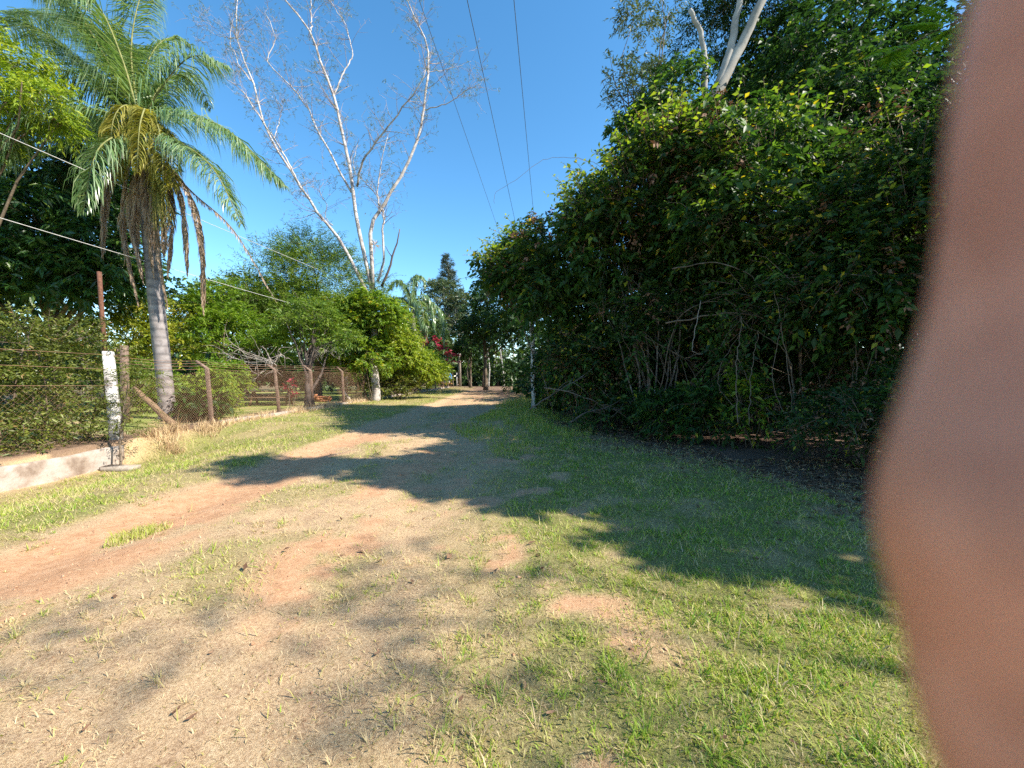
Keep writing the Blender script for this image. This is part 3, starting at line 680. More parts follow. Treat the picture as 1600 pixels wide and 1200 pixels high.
def grey_tree():
    d = 13.5
    root = empty('grey_tree', foot(*at(1090, 600, d)[:2]), 'smooth grey forked tree trunk rising above the thicket', 'tree', TT)
    g = Geo(); b = root.location
    trunk = spline([np.array(b), at(1085, 420, d), at(1090, 250, d), at(1106, 165, d)], 14); g.tube(trunk, np.linspace(.28, .22, len(trunk)), 12)
    for pts, r0, r1 in (([(1104, 172, d), (1138, 110, d), (1165, 55, d - .1), (1196, -10, d - .3), (1235, -100, d)], .2, .1), ([(1106, 168, d), (1136, 95, d), (1148, 40, d), (1160, -20, d), (1168, -120, d)], .15, .07), ([(1098, 190, d), (1102, 120, d + .1), (1097, 60, d + .2), (1078, 14, d + .2)], .1, .07)):
        P = wobble(spline([at(*p) for p in pts], 14), .015); g.tube(P, np.linspace(r0, r1, len(P)), 10)
    g.build('trunk', M['greybark'], root, True)
    subs = sub_blobs([(at(1175, -40, d + 1.2), (1.6, 1.2, 1.6)), (at(1120, 60, d + 2), (1.5, 1.0, 1.6)), (at(1230, 90, d + 1.5), (1.2, 1, 2.0)), (at(1250, -80, d), (2, 1.5, 1.2))], 16, .4)
    P, D = twigs_in(subs, 2200); gc = Geo(); gl = Geo()
    spray(gc, P, D, .5, 12, .13, .045, 0, 1, .5, .7, .7, .01, (gl, 5)); gc.build('crown', M['tall'], root, kind='stuff'); gl.build('twigs', M['twig'], root, kind='stuff')
grey_tree()

tree('eucalypt_tree', 'thin grey-leaved tree showing sky through its crown, top centre right', 'tree', TT, [foot(9.0, 24), (8.6, 24, 9), (8.2, 24, 19)], .2,
     [((8.1, 24, 22.3), (2.0, 2, 2.0)), ((6.3, 24, 19.6), (1.2, 1, 1.2)), ((9.2, 24, 18.0), (1.8, 1.6, 2.2)), ((6.6, 24, 17.6), (1.0, 1, 1.0))], 'euca', per=14, twigs=750, nl=12, L=.22, Wd=.06, limbs=24, size=.33, tlen=.7)

def feather_branch():
    """near branch with big pinnate leaves hanging into the top right corner"""
    root = empty('feather_leaved_branch', at(1620, -140, 6.6), 'lime-green feathery branch hanging into the top right corner', 'branch')
    g = Geo(); main = spline([at(1640, -60, 6.7), at(1560, 10, 6.6), at(1480, 40, 6.5), at(1400, 80, 6.4)], 12); g.tube(main, np.linspace(.018, .005, len(main)), 6); g.build('branch', M['twig'], root, True)
    for a, b in (((1420, 70), (1350, 92)), ((1440, 60), (1385, 105)), ((1490, 38), (1440, 10)), ((1500, 40), (1455, 80)), ((1530, 20), (1490, -15)), ((1510, 30), (1500, 75)), ((1400, 80), (1388, 108)), ((1470, 45), (1415, 40))):
        gl = Geo(); r = spline([at(*a, 6.45), (at(*a, 6.45) + at(*b, 6.35)) / 2 + np.array([0, 0, .05]), at(*b, 6.35)], 16)
        gl.tube(r, .004, 3, .5)
        T = unit(np.gradient(r, axis=0)); u = np.linspace(.06, 1, 26); q = np.stack([np.interp(u, np.linspace(0, 1, len(r)), r[:, k]) for k in range(3)], -1); Tq = np.stack([np.interp(u, np.linspace(0, 1, len(r)), T[:, k]) for k in range(3)], -1)
        for sgn in (-1, 1):
            S = unit(np.cross(Tq, np.array([0, -.6, 1.0]))) * sgn
            gl.leaves(q, unit(S + Tq * .55 + rng.normal(0, .06, q.shape)), np.tile(np.array([0, -.5, 1.0]), (26, 1)) + rng.normal(0, .15, q.shape), .2 * np.sin(np.pi * (u * .8 + .18)) + .03, .026, rng.random(26), .1, .25)
        gl.build('leaf', M['fern'], root)
feather_branch()

tree('lichen_tree', 'slender white-lichened trunk standing at the left edge of the thicket', 'tree', None, [foot(.95, 17.0), at(833, 560, 17.0), at(830, 480, 17.2), at(828, 400, 17.6)], .12,
     [((.8, 17.8, 5.6), (1.3, .9, 1.1))], 'thicket', per=14, twigs=900, L=.12, Wd=.055, bark='whitebark', limbs=6, lod=.8)
tree('dark_tree', 'dark dense tree closing the far end of the track on right', 'tree', None, [foot(-2.9, 44), (-3.0, 44, 4), (-3.2, 44, 8)], .25,
     [((-1.6, 40, 7.0), (3.6, 4, 4.4)), ((-3.2, 44, 6.2), (2.4, 3, 3)), ((1.5, 36, 7), (3.5, 4, 4.5))], 'tall', per=26, twigs=3800, L=.26, Wd=.12, nl=11, size=.36)
tree('dark_tree', 'shaded roadside tree with thin trunk beside red flowering bush', 'tree', None, [foot(-5.4, 52), (-5.4, 52, 3), (-5.2, 52, 5)], .16,
     [((-5.0, 51, 4.6), (2.0, 2, 2.3))], 'tall', per=16, twigs=900, L=.28, Wd=.12, nl=10)

def forest(name, label, blobs, twigs, leaf='tall', L=.22, Wd=.1, per=20, size=.4, nl=10, stems=True):
    """a wood that reads as one mass"""
    subs = sub_blobs(blobs, per, size, -1); P, D = twigs_in(subs, twigs, 0); g = Geo()
    spray(g, P, D, .7, nl, L, Wd, 0, 1, .3, .3, .7)
    return tag(g.build(name, M[leaf], kind='stuff'), label, 'wood', kind='stuff')
forest('dense_wood', 'dense dark wood behind and right of the thicket', [((13.5, 9, 5), (3.5, 2.6, 4.6)), ((12, 16, 6), (4, 3, 6.5)), ((8, 20, 3.4), (4, 3.5, 3.4)), ((16, 14, 7), (4, 4, 7)), ((5, 27, 2.6), (4, 4, 2.6)), ((12, 26, 4.6), (5, 5, 4.6)), ((3.5, 34, 2.6), (3.5, 4, 2.6)), ((9.5, 14, 1.5), (5, 1.4, 1.9)), ((7.5, 17, 5.0), (3.6, 1.2, 2.8)), ((4.5, 17, 1.3), (3, 1.6, 1.7)), ((3.5, 25, 1.5), (3, 2, 1.9)), ((14, 10, 1.8), (3, 3, 2.2)), ((12.5, 19, 2), (6, 2, 2.5)), ((1.5, 40, 1.8), (3.5, 3, 2))], 6800, L=.34, Wd=.18, nl=10)

# trees past the right edge of the frame that throw the shade and the dapples in the foreground
tree('wayside_tree', 'thin wayside tree beside the finger casting dappled shade on the grass', 'tree', None, [foot(12.6, -.8), (12.3, -.8, 4.5), (11.2, -.8, 8.6)], .06,
     [((9.0, -.7, 9), (.5, .3, .25)), ((8.2, -.6, 9), (.4, .28, .2)), ((7.0, -1.0, 9), (.6, .35, .25)), ((9.8, -1.4, 9), (.7, .32, .25)), ((9.1, .3, 9), (.35, .25, .2)), ((10.4, -.1, 9.2), (.4, .25, .2))], 'thicket', per=5, twigs=130, nl=10, L=.09, Wd=.042, size=.5, limbs=3, lod=1)
tree('wayside_tree', 'tall leafy tree right of the finger shading the turf before the thicket', 'tree', None, [foot(10.4, 3.4), (10.3, 3.4, 5), (10.1, 3.4, 9)], .2,
     [((9.7, 3.3, 7.4), (1.6, 1.25, 3.8)), ((10.6, 5.6, 5.9), (1.9, 1.6, 3.2)), ((11.2, 3.2, 9.8), (1.6, 1.1, 2.4)), ((9.0, 3.0, 11.8), (1.0, .45, .8)), ((12.4, 4.2, 10.4), (1.6, 1.2, 2.6))], 'tall', per=26, twigs=4600, nl=11, L=.26, Wd=.15, size=.36, low=-.9, lod=.75)
bush('round bush at the near end of the thicket, mostly behind the finger', [((8.2, 2.2, 3.4), (1.1, .8, 2.7)), ((9.5, 1.5, 5.4), (1.0, .7, 2.4)), ((7.5, 3.5, 2.6), (1.0, .8, 2.5)), ((9.0, 3.4, 4.2), (1.4, 1.0, 3.2)), ((8.7, 4.8, 4.8), (1.3, 1.0, 2.6))], ring(8, 4.0, .6, 6), L=.12, Wd=.07, twigs=4600, per=16)

# ------------------------------------------------------------------ left side: wall, posts, fence
def build_wall():
    ys = np.linspace(3.0, WALL_END, 60); nz = 7; g = Geo()
    th = .26; prof = []
    for y in ys:
        x = float(FX(y)) + .1; top = -.13 + .02 * math.sin(y * 2.1) + .025 * (noise2(y * 3, 1.0, 8) - .5); bot = -1.0
        lean = .05
        ringp = [(x - th, y, bot)] + [(x - th, y, top - .02), (x - th + .03, y, top)] + [(x - .03, y, top)] + [(x + lean * k / nz + .012 * (noise2(y * 4, k * 1.7, 4) - .5), y, top - .02 - (top - bot) * k / nz) for k in range(nz + 1)]
        prof.append(ringp)
    V = np.array(prof).reshape(-1, 3); m = len(prof[0]); Q = []
    for i in range(len(ys) - 1):
        for j in range(m - 1): Q.append([i * m + j, i * m + j + 1, (i + 1) * m + j + 1, (i + 1) * m + j])
    e = (len(ys) - 1) * m
    T = [[e, e + j, e + j + 1] for j in range(1, m - 1)]
    g.add(V, T, Q); o = g.build('low_wall', M['wall'])
    return tag(o, 'low weathered cement wall holding up the hedge on the left', 'wall')
build_wall()

def build_sapling_slab():
    g = Geo(); c = at(189, 741, 9.25); g.box((c[0], c[1], gz(c[0], c[1]) + .04), (.7, .28, .12), Matrix.Rotation(R(8), 3, 'Z'), bev=.03, jit=.008)
    tag(g.build('cement_slab', M['slab']), 'small cement slab lying at the foot of the wayside sapling', 'slab')
    c = at(190, 738, 9.3)
    root = empty('sapling', (c[0], c[1], gz(c[0], c[1])), 'thin feathery sapling growing before the white post and wall end', 'sapling')
    g = Geo(); P = wobble(spline([np.array(root.location), at(188, 700, 9.35), at(190, 665, 9.4), at(200, 600, 9.5)], 12), .006); g.tube(P, np.linspace(.03, .008, len(P)), 6)
    tips = [at(*p, 9.4) for p in ((165, 640), (180, 590), (200, 575), (215, 590), (225, 620), (235, 600), (175, 620), (205, 640), (172, 668), (215, 660), (240, 580))]
    for t in tips: limb(g, P[rng.integers(4, 10)], t, .009, .003, .15, 6, 4)
    g.build('trunk', M['twig'], root, True); gl = Geo()
    C = np.repeat(np.array(tips), 15, 0) + rng.normal(0, .17, (len(tips) * 15, 3)); D = unit(rng.normal(0, 1, C.shape) * np.array([1, 1, .5]))
    spray(gl, C, D, .3, 18, .07, .018, .2, .9, .2, .3, .6); gl.build('crown', M['hedge'], root, kind='stuff')
build_sapling_slab()

def taper_post(g, base, top, w0, w1, rz):
    base = np.array(base); top = np.array(top); Rm = np.array(Matrix.Rotation(rz, 3, 'Z'))
    V = []
    for p, wd in ((base, w0), (base + (top - base) * .5, (w0 + w1) / 2), (top - np.array([0, 0, .02]), w1), (top, w1 * .86)):
        h = wd / 2; b = h * .16
        for x, y in ((-h + b, -h), (h - b, -h), (h, -h + b), (h, h - b), (h - b, h), (-h + b, h), (-h, h - b), (-h, -h + b)): V.append(p + Rm @ np.array([x, y, 0]) + rng.normal(0, .003, 3))
    Q = [[k * 8 + j, k * 8 + (j + 1) % 8, k * 8 + 8 + (j + 1) % 8, k * 8 + 8 + j] for k in range(3) for j in range(8)]
    n = len(V); V.append(base); V.append(top)
    T = [[n, (j + 1) % 8, j] for j in range(8)] + [[n + 1, 24 + j, 24 + (j + 1) % 8] for j in range(8)]
    g.add(V, T, Q)

g = Geo(); b0 = at(184, 705, 9.95); b1 = at(169, 549, 9.95); taper_post(g, (b0[0], b0[1], -.3), b1, .24, .2, R(32))
tag(g.build('concrete_post', M['white']), 'thick white-painted concrete post with dark edge at wall end', 'post')
g = Geo(); P = spline([at(168, 640, 10.5), at(164, 545, 10.5), at(160, 500, 10.5), at(155, 425, 10.6)], 8); g.tube(P, .05, 10)
tag(g.build('iron_pole', M['rust'], smooth=True), 'rusty brown iron pole rising behind the white post', 'pole')
g = Geo(); b1 = at(194, 540, 13.2); taper_post(g, (b1[0] - .02, b1[1], -.1), b1, .2, .17, R(20))
tag(g.build('concrete_post', M['post']), 'thin grey concrete post standing behind the white one', 'post')

def cyl_between(g, a, b, r, n=5, m=2): g.tube(np.array([np.asarray(a) + (np.asarray(b) - np.asarray(a)) * t for t in np.linspace(0, 1, m)]), r, n)

def build_fence():
    root = empty('garden_fence', (float(FX(12.7)), 12.7, 0), 'rusty chain-link fence on concrete posts with bent tops along the track', 'fence')
    ys = [10.0, 12.75, 16.3, 19.0, 22.2, 25.4, 28.8, 32.2, 35.6, 39, 42.5, 46, 50, 54]
    H = 1.82
    tops = []
    for k, y in enumerate(ys):
        x = float(FX(y)) - .04
        lean = np.array([rng.normal(-.03, .03) - .05, -.12, 0]); top = np.array([x, y, H]) + lean; base = np.array([x, y, -.3])
        arm = top + np.array([-.26, -.1, .26]) + rng.normal(0, .015, 3)
        tops.append((base, top, arm))
        if k == 0: continue
        g = Geo(); taper_post(g, base, top, .125, .105, R(rng.uniform(5, 25))); 
        # bent top
        d = unit(arm - top); P = np.array([top - d * .06, top + d * .12, arm]); g.tube(P, [.058, .052, .042], 4)
        g.build('post', M['post'], root)
    for k in range(len(ys) - 1):
        b0, t0, a0 = tops[k]; b1, t1, a1 = tops[k + 1]
        b0 = b0 + np.array([.07, 0, .36]); b1 = b1 + np.array([.07, 0, .36]); t0 = t0 + np.array([.07, 0, -.02]); t1 = t1 + np.array([.07, 0, -.02])
        g = Geo(); cell = .085 if ys[k] < 24 else .16; W = ys[k + 1] - ys[k]; Hh = H - .08; rw = .0025 if ys[k] < 24 else .0045
        if k == 0: t0 = t0.copy(); t0[2] = 1.5
        def pt(u, v):
            s = u / W; q = v / Hh; sag = .05 * math.sin(math.pi * s)
            return (b0 + (b1 - b0) * s) * (1 - q) + (t0 + (t1 - t0) * s) * q + np.array([sag * math.sin(math.pi * q), 0, -.05 * math.sin(math.pi * s) * q])
        for dr in (1, -1):
            for c in np.arange(-Hh, W, cell):
                u0 = max(c, 0); u1 = min(c + Hh, W)
                if u1 - u0 < .02: continue
                us = np.linspace(u0, u1, 5); P = np.array([pt(u, (u - c) if dr > 0 else Hh - (u - c)) for u in us])
                g.tube(P, rw, 3, cap=False)
        g.build('chain_link', M['wire'], root, kind='stuff')
    for q, h in enumerate((.02, .38, .7, 1.0)):          # strained wires: one along the mesh top, three on the bent tops
        g = Geo()
        P = []
        for (b, t, a) in tops: p = t + (a - t) * (h if q else 0) + np.array([.05, 0, .0]); P.append(p)
        P2 = []
        for a, b in zip(P[:-1], P[1:]):
            for t in np.linspace(0, 1, 5, endpoint=False): pp = a + (b - a) * t; pp[2] -= .05 * math.sin(math.pi * t); P2.append(pp)
        P2.append(P[-1]); g.tube(np.array(P2), .0045, 4, cap=False)
        for p in P2[::1]:
            pass
        g.build('wire', M['wire'], root)
    # rough cement footing strip under the mesh
    g = Geo(); yy = np.linspace(13.0, 54, 60); 
    for a, b in zip(yy[:-1], yy[1:]):
        c = (a + b) / 2; g.box((float(FX(c)) + .02, c, -.02 + .02 * rng.random()), (.16, (b - a) * .98, .26), bev=.02, jit=.008)
    g.build('footing', M['slab'], root)
    # wires from the white post to the left
    for z0, z1 in ((1.75, 1.9), (1.35, 1.5), (2.1, 2.15)):
        g = Geo(); cyl_between(g, (float(FX(9.9)) - .1, 9.9, z0), (float(FX(4)) - .3, 4, z1), .004, 4, 6); g.build('wire', M['wire'], root)
    g = Geo(); b0 = np.array([float(FX(4)) - .15, 4, -.1]); W = 5.9; Hh = 1.5
    for dr in (1, -1):
        for c in np.arange(-Hh, W, .12):
            u0 = max(c, 0); u1 = min(c + Hh, W)
            if u1 - u0 < .02: continue
            us = np.linspace(u0, u1, 3); g.tube(np.array([b0 + np.array([.024 * u, u, (u - c) if dr > 0 else Hh - (u - c)]) for u in us]), .0013, 3, cap=False)
    g.build('chain_link', M['wire'], root, kind='stuff')
build_fence()

g = Geo(); P = wobble(spline([at(208, 607, 12.3), at(235, 632, 12.2), at(272, 664, 12.1)], 8), .012); g.tube(P, [.075, .08, .085, .085, .09, .09, .09, .095][:len(P)] if len(P) <= 8 else np.linspace(.075, .095, len(P)), 9)
tag(g.build('log', M['plank'], smooth=True), 'broken grey log leaning against the foot of the palm', 'log')

# ------------------------------------------------------------------ palm
def frond(root, pts, d, mat, L=.75, dens=1.0, name='frond', dead=False, width=.036):
    """a rachis with two rows of hanging leaflets"""
    P = spline([at(p[0], p[1], d + (p[2] if len(p) > 2 else 0)) for p in pts], 26)
    g = Geo(); g.tube(P, np.linspace(.04 if not dead else .03, .008, len(P)), 5)
    seg = np.linalg.norm(np.diff(P, axis=0), axis=1); s = np.concatenate([[0], np.cumsum(seg)]); tot = s[-1]
    fr = g.build(name, M['twig' if dead else 'rachis'], root, True)
    n = int(tot * 40 * dens); gl = Geo()
    for sg in (-1, 1):
        u = np.sort(rng.uniform(.1, 1, n)); q = np.stack([np.interp(u * tot, s, P[:, k]) for k in range(3)], -1)
        q2 = np.stack([np.interp(np.minimum(u + .02, 1.02) * tot, s, P[:, k]) for k in range(3)], -1); T = unit(q2 - q + 1e-6 * rng.normal(0, 1, q.shape))
        side = unit(np.cross(T, np.array([0, 0, 1.0])) + 1e-6) * sg + rng.normal(0, .22, (n, 3))
        Lk = L * (np.sin(np.clip(u * .9 + .14, 0, 1) * math.pi) ** .6 * .85 + .25) * rng.uniform(.75, 1.15, n)
        dn = np.array([0, 0, -1.0])
        if dead: d1 = unit(T * .7 + side * .35 + dn * .4); d2 = unit(T * .4 + dn * 1.1 + side * .1)
        else: d1 = unit(side * .8 + T * .5 + np.array([0, 0, -.15])); d2 = unit(side * .18 + T * .3 + dn * 1.3)
        w = unit(np.cross(d1, dn + .3 * rng.normal(0, 1, (n, 3)))) * (width * rng.uniform(.7, 1.2, n))[:, None] * .5
        a = q + d1 * (Lk * .4)[:, None]; b = a + unit(d1 + d2) * (Lk * .3)[:, None]; c = b + d2 * (Lk * .4)[:, None]
        V = np.stack([q - w * .6, q + w * .6, a + w, a - w, b + w * .8, b - w * .8, c], 1).reshape(-1, 3); i = np.arange(n)[:, None] * 7
        gl.add(V, i + np.array([[5, 4, 6]]), np.vstack([i + np.array([[0, 1, 2, 3]]), i + np.array([[3, 2, 4, 5]])]), np.repeat(np.clip(rng.normal(.5, .25, n), 0, 1), 7))
    gl.build('leaflets', M[mat], fr, kind='stuff')

def build_palm():
    d = 14.6
    b = at(263, 655, d)
    root = empty('palm_tree', (b[0], b[1], -.1), 'tall feather palm with ringed grey trunk and hanging dead fronds', 'palm tree')
    g = Geo(); P = spline([np.array(root.location), at(258, 600, d), at(245, 480, d), at(234, 350, d), at(222, 235, d)], 30)
    rr = np.interp(np.linspace(0, 1, len(P)), [0, .06, .2, .55, .85, 1], [.32, .26, .25, .24, .26, .2]); g.tube(P, rr, 16); g.build('trunk', M['palm'], root, True)
    c = (220, 195)
    G = [([c, (170, 100), (105, 0), (20, -40)], 1.1), ([c, (190, 90), (150, 5), (95, -10, -1)], 1.1), ([c, (205, 90, .5), (215, 10, 1), (240, -50, 2)], .85), ([c, (250, 140), (300, 88), (358, 105)], .8),
         ([c, (275, 180, -.3), (350, 200, -.8), (445, 290, -1)], .8), ([c, (268, 215, -.8), (330, 260, -1.6), (378, 350, -2)], .72), ([c, (150, 130, -.5), (70, 110, -1), (-20, 170, -1.5)], .9),
         ([c, (140, 170, -1), (60, 185, -1.6), (-10, 260, -2)], .8), ([c, (120, 90, .6), (40, 40, 1), (-50, 60, 1.4)], .9), ([c, (255, 130, 1), (300, 120, 2), (330, 170, 3)], .7), ([c, (170, 60, 1.4), (90, 30, 2.2), (10, 20, 3)], .8),
         ([c, (230, 100, 1.5), (262, 60, 2.6), (300, 70, 3.4)], .8), ([c, (160, 200, 1), (110, 240, 1.8), (80, 310, 2)], .8), ([c, (185, 210, -1.2), (150, 240, -2), (130, 330, -2.4)], .7)]
    for pts, L in G: frond(root, pts, d, 'frond', L * 1.5, .9, width=.033)
    for pts in ([c, (243, 190, -.8), (252, 230, -1.3), (256, 300, -1.4)], [c, (212, 180, -.7), (192, 215, -1.1), (185, 285, -1.1)], [c, (232, 205, -.9), (236, 240, -1.2), (240, 290, -1.2)], [c, (200, 165, -.8), (178, 185, -1.3), (172, 250, -1.5)], [c, (226, 170, -.9), (218, 200, -1.5), (214, 270, -1.7)], [c, (255, 200, -.6), (270, 235, -1), (272, 300, -1)]): frond(root, pts, d, 'frond_y', .6, 1.1)
    for pts in ([(226, 225), (200, 260, -.3), (192, 350, -.4), (216, 475, -.3)], [(220, 225), (178, 262, -.2), (164, 320, -.2), (160, 400, -.2)], [(232, 230), (262, 280, -.2), (268, 350, -.3), (262, 430, -.3)], [(236, 235), (290, 290, .1), (314, 370, 0), (318, 490, 0)], [(236, 235), (275, 285, -.3), (288, 340, -.3), (293, 430, -.3)], [(224, 235), (215, 300, -.5), (212, 370, -.4), (224, 440, -.35)], [(228, 235), (240, 320, -.45), (246, 390, -.4), (262, 480, -.3)], [(224, 240), (228, 300, -.5), (232, 360, -.5), (240, 430, -.4)], [(222, 240), (204, 300, -.4), (206, 350, -.45), (222, 420, -.4)], [(230, 240), (250, 300, -.45), (256, 350, -.45), (256, 400, -.4)]):
        frond(root, pts, d, 'frond_dead', .5, 1.6, 'dead_frond', True, .026)
    frond(root, [(236, 232), (300, 300, -.6), (365, 360, -1), (432, 472, -1.2)], d, 'frond_dead', .22, .5, 'dead_frond', True, .02)
    # hanging flower stalk
    g = Geo(); t0 = at(238, 260, d - .8)
    for k in range(130):
        x = at(252 + rng.normal(0, 10), 300 + rng.uniform(-10, 62), d - .9 + rng.normal(0, .15)); g.tube([t0, (t0 + x) / 2 + np.array([rng.normal(0, .08), 0, .15]), x], [.006, .006, .008], 3, rng.random(), cap=False)
    g.build('flower_stalk', M['frond_y'], root)
build_palm()

# ------------------------------------------------------------------ left side: garden trees and hedge
GT = 'garden trees behind the fence'
tree('broadleaf_tree', 'big dark broad-leaved tree shading the left edge', 'tree', GT, [foot(-21, 18), (-20.8, 18, 3), (-20.5, 18, 6)], .35,
     [((-20.5, 17.4, 8), (4.6, 3, 4.2)), ((-17.8, 17, 6.8), (2.2, 2, 2.8)), ((-24, 16.5, 7), (3.4, 3, 4.2)), ((-19, 18, 11.0), (3, 2.5, 2.4)), ((-19.5, 15.8, 5.6), (3.2, 1.8, 1.8)), ((-16.6, 16.3, 6.0), (1.5, 1.5, 1.8)), ((-23, 15, 5.4), (3, 2, 2))], 'mango', per=26, twigs=8500, nl=12, L=.24, Wd=.075, hang=.7, size=.33, low=-.7, yellow=.02)
tree('lime_tree', 'sunlit yellow-green tree crown at the left edge by the palm', 'tree', GT, [foot(-18, 12.6), (-17.8, 12.6, 5), (-17, 12.6, 8.5)], .16,
     [((-15.9, 12.4, 10.7), (1.6, 1.0, 1.3)), ((-14.6, 12.3, 9.8), (1.1, .9, .9)), ((-16.9, 12.2, 9.3), (1.7, 1.1, 1.3)), ((-17.5, 12.3, 12.2), (1.6, 1, 1.4))], 'lime', per=20, twigs=2600, nl=14, L=.13, Wd=.036, hang=.4, size=.34)
tree('feathery_tree', 'large feathery green tree behind the fence left of bare tree', 'tree', GT, [foot(-13.2, 27), (-13.2, 27, 2), (-13, 27, 5)], .3,
     [((-13.0, 26.5, 6.3), (4.4, 3, 3.6)), ((-15.4, 26, 6.8), (2.6, 2.4, 3.2)), ((-10.2, 25.8, 5.2), (2.4, 2.2, 2.6)), ((-13.4, 27, 9.4), (2.4, 2, 1.8))], 'feather', per=30, twigs=6800, nl=16, L=.17, Wd=.03, hang=.1, size=.3, tlen=1.1, droop=.15)
tree('feathery_tree', 'second feathery tree half hidden behind the hanging dead fronds', 'tree', GT, [foot(-19.2, 28), (-19.1, 28, 2), (-19, 28, 5)], .25,
     [((-19, 28, 5.4), (3, 3, 3.0)), ((-16.6, 30, 6.4), (2.6, 2.5, 2.8))], 'mango', per=24, twigs=2600, nl=12, L=.22, Wd=.09, size=.34)
tree('golden_tree', 'yellowing garden tree between the white post and the palm', 'tree', GT, [foot(-19.5, 19.5), (-19.4, 19.5, 1.5), (-19.3, 19.4, 3)], .12,
     [((-19.2, 19.4, 3.2), (2.1, 1.6, 1.7)), ((-17.3, 20, 2.8), (1.6, 1.5, 1.5)), ((-18.4, 21, 4.6), (1.8, 1.5, 1.2))], 'yellow', per=20, twigs=1700, nl=12, L=.15, Wd=.06, size=.36)
tree('golden_tree', 'bushy light green tree right of the palm trunk', 'tree', GT, [foot(-15.2, 21), (-15.2, 21, 1.5), (-15.1, 21, 3)], .12,
     [((-15.2, 21.5, 3.6), (2.0, 1.5, 2.0)), ((-16.4, 22, 5.2), (1.6, 1.2, 1.8)), ((-13.4, 21.6, 3.0), (1.5, 1.2, 1.4))], 'shrub', per=20, twigs=2200, nl=12, L=.14, Wd=.05, size=.36, t1=.8)

def build_hedge():
    root = empty('hedge', (-10.9, 8, -.1), 'dense olive-green clipped hedge behind the low wall on the left', 'hedge')
    subs = []
    for y in np.arange(3.6, 10.3, .5):
        for z in np.arange(.15, 2.9, .42):
            for xx in ((-10.12 if z < .7 else -10.3), -10.9, -11.8): subs.append((np.array([xx - .12 * z + rng.normal(0, .12), y + rng.normal(0, .12), z + rng.normal(0, .1) + (.15 if xx < -12 else 0)]), np.array([.42, .42, .36]) * rng.uniform(.7, 1.2), np.array([-11.8, y, 1.2])))
    P, D = twigs_in(subs, 6400, 0); D = unit(D + np.array([0, 0, .3])); g = Geo(); gt = Geo()
    spray(g, P, D, .29, 12, .088, .031, 0, .92, .1, .05, .5, .03, (gt, 6)); g.build('foliage', M['hedge'], root, kind='stuff'); gt.build('twigs', M['twig'], root, kind='stuff')
    for k in range(14):
        y = 4.4 + k * .43; x = -10.9 + rng.normal(0, .12); g = Geo(); P = wobble(spline([(x, y, -.2), (x + rng.normal(0, .1), y + rng.normal(0, .1), 1), (x + rng.normal(0, .2), y, 2.2)], 8), .015)
        g.tube(P, np.linspace(.03, .012, len(P)), 5); g.build('stem', M['twig'], root, True)
build_hedge()

GS = 'leafy shrubs along the garden fence'
def gshrub(label, blobs, leaf, twigs, L=.1, Wd=.045, name='garden_shrub', per=14, **kw):
    c = blobs[0][0]; return bush(label, blobs, ring(c[0], c[1], .35, 5), leaf=leaf, twigs=twigs, L=L, Wd=Wd, per=per, group=GS, name=name, rs=(.01, .022), low=-.6, **kw)
gshrub('bright leafy shrub against the fence between the first two bent posts', [((-10.9, 14.6, .95), (.62, .6, .95)), ((-11.3, 15.6, 1.3), (.7, .7, .8))], 'shrub', 900, .13, .055)
gshrub('low broad-leaved plant beside the first bent fence post', [((-11.0, 14.0, .5), (.5, .4, .42))], 'vine', 220, .2, .09, name='garden_plant', per=9)
gshrub('lime shrub hugging the foot of the bare tree', [((-9.0, 24.6, 2.6), (1.6, 1.3, 1.6)), ((-8.6, 24.4, 5.2), (1.9, 1.2, 1.5)), ((-10.6, 24.8, 3.8), (1.6, 1.2, 2.0)), ((-11.4, 25, 5.4), (1.3, 1, 1.2))], 'shrub', 4200, .16, .07, per=20)
gshrub('glowing yellow-green shrub leaning over the fence right of bare tree', [((-7.5, 26.2, 2.6), (1.5, 1.4, 1.3)), ((-6.2, 27.5, 2.3), (1.2, 1.3, 1.1)), ((-8.0, 26.6, 4.4), (1.6, 1.4, 1.7)), ((-5.4, 28.4, 1.7), (1.0, 1.2, .9))], 'lime', 5200, .13, .055, per=24)
gshrub('twiggy grey-green shrub against the fence below the yellow-green one', [((-7.6, 27, 1.0), (1.3, 1.2, .9)), ((-8.8, 26, .9), (1.0, 1.0, .8))], 'hedge', 1100, .13, .045)
gshrub('green vine bush covering the far stretch of fence', [((-8.6, 33, 2.2), (1.5, 2.4, 1.7)), ((-8.2, 38, 2.4), (1.4, 2.6, 2.0))], 'shrub', 1500, .22, .09, per=20)
gshrub('low green shrub on the lawn behind the fence by the first post', [((-14.8, 17.2, .8), (1.1, 1, .8)), ((-13.4, 18, .7), (.8, .8, .7))], 'shrub', 700, .14, .06)
gshrub('dark leafy shrub between palm and golden tree', [((-15.6, 16.6, 1.2), (.9, .8, 1.1))], 'feather', 600, .12, .04)
gshrub('shady shrub row at the back of the garden lawn', [((-20, 33, 1.8), (3.4, 1.8, 1.9)), ((-14.5, 35, 2.0), (3.2, 1.8, 2.0)), ((-11.5, 36, 2.6), (2.0, 2, 2.6))], 'wood', 2200, .26, .11, per=22)

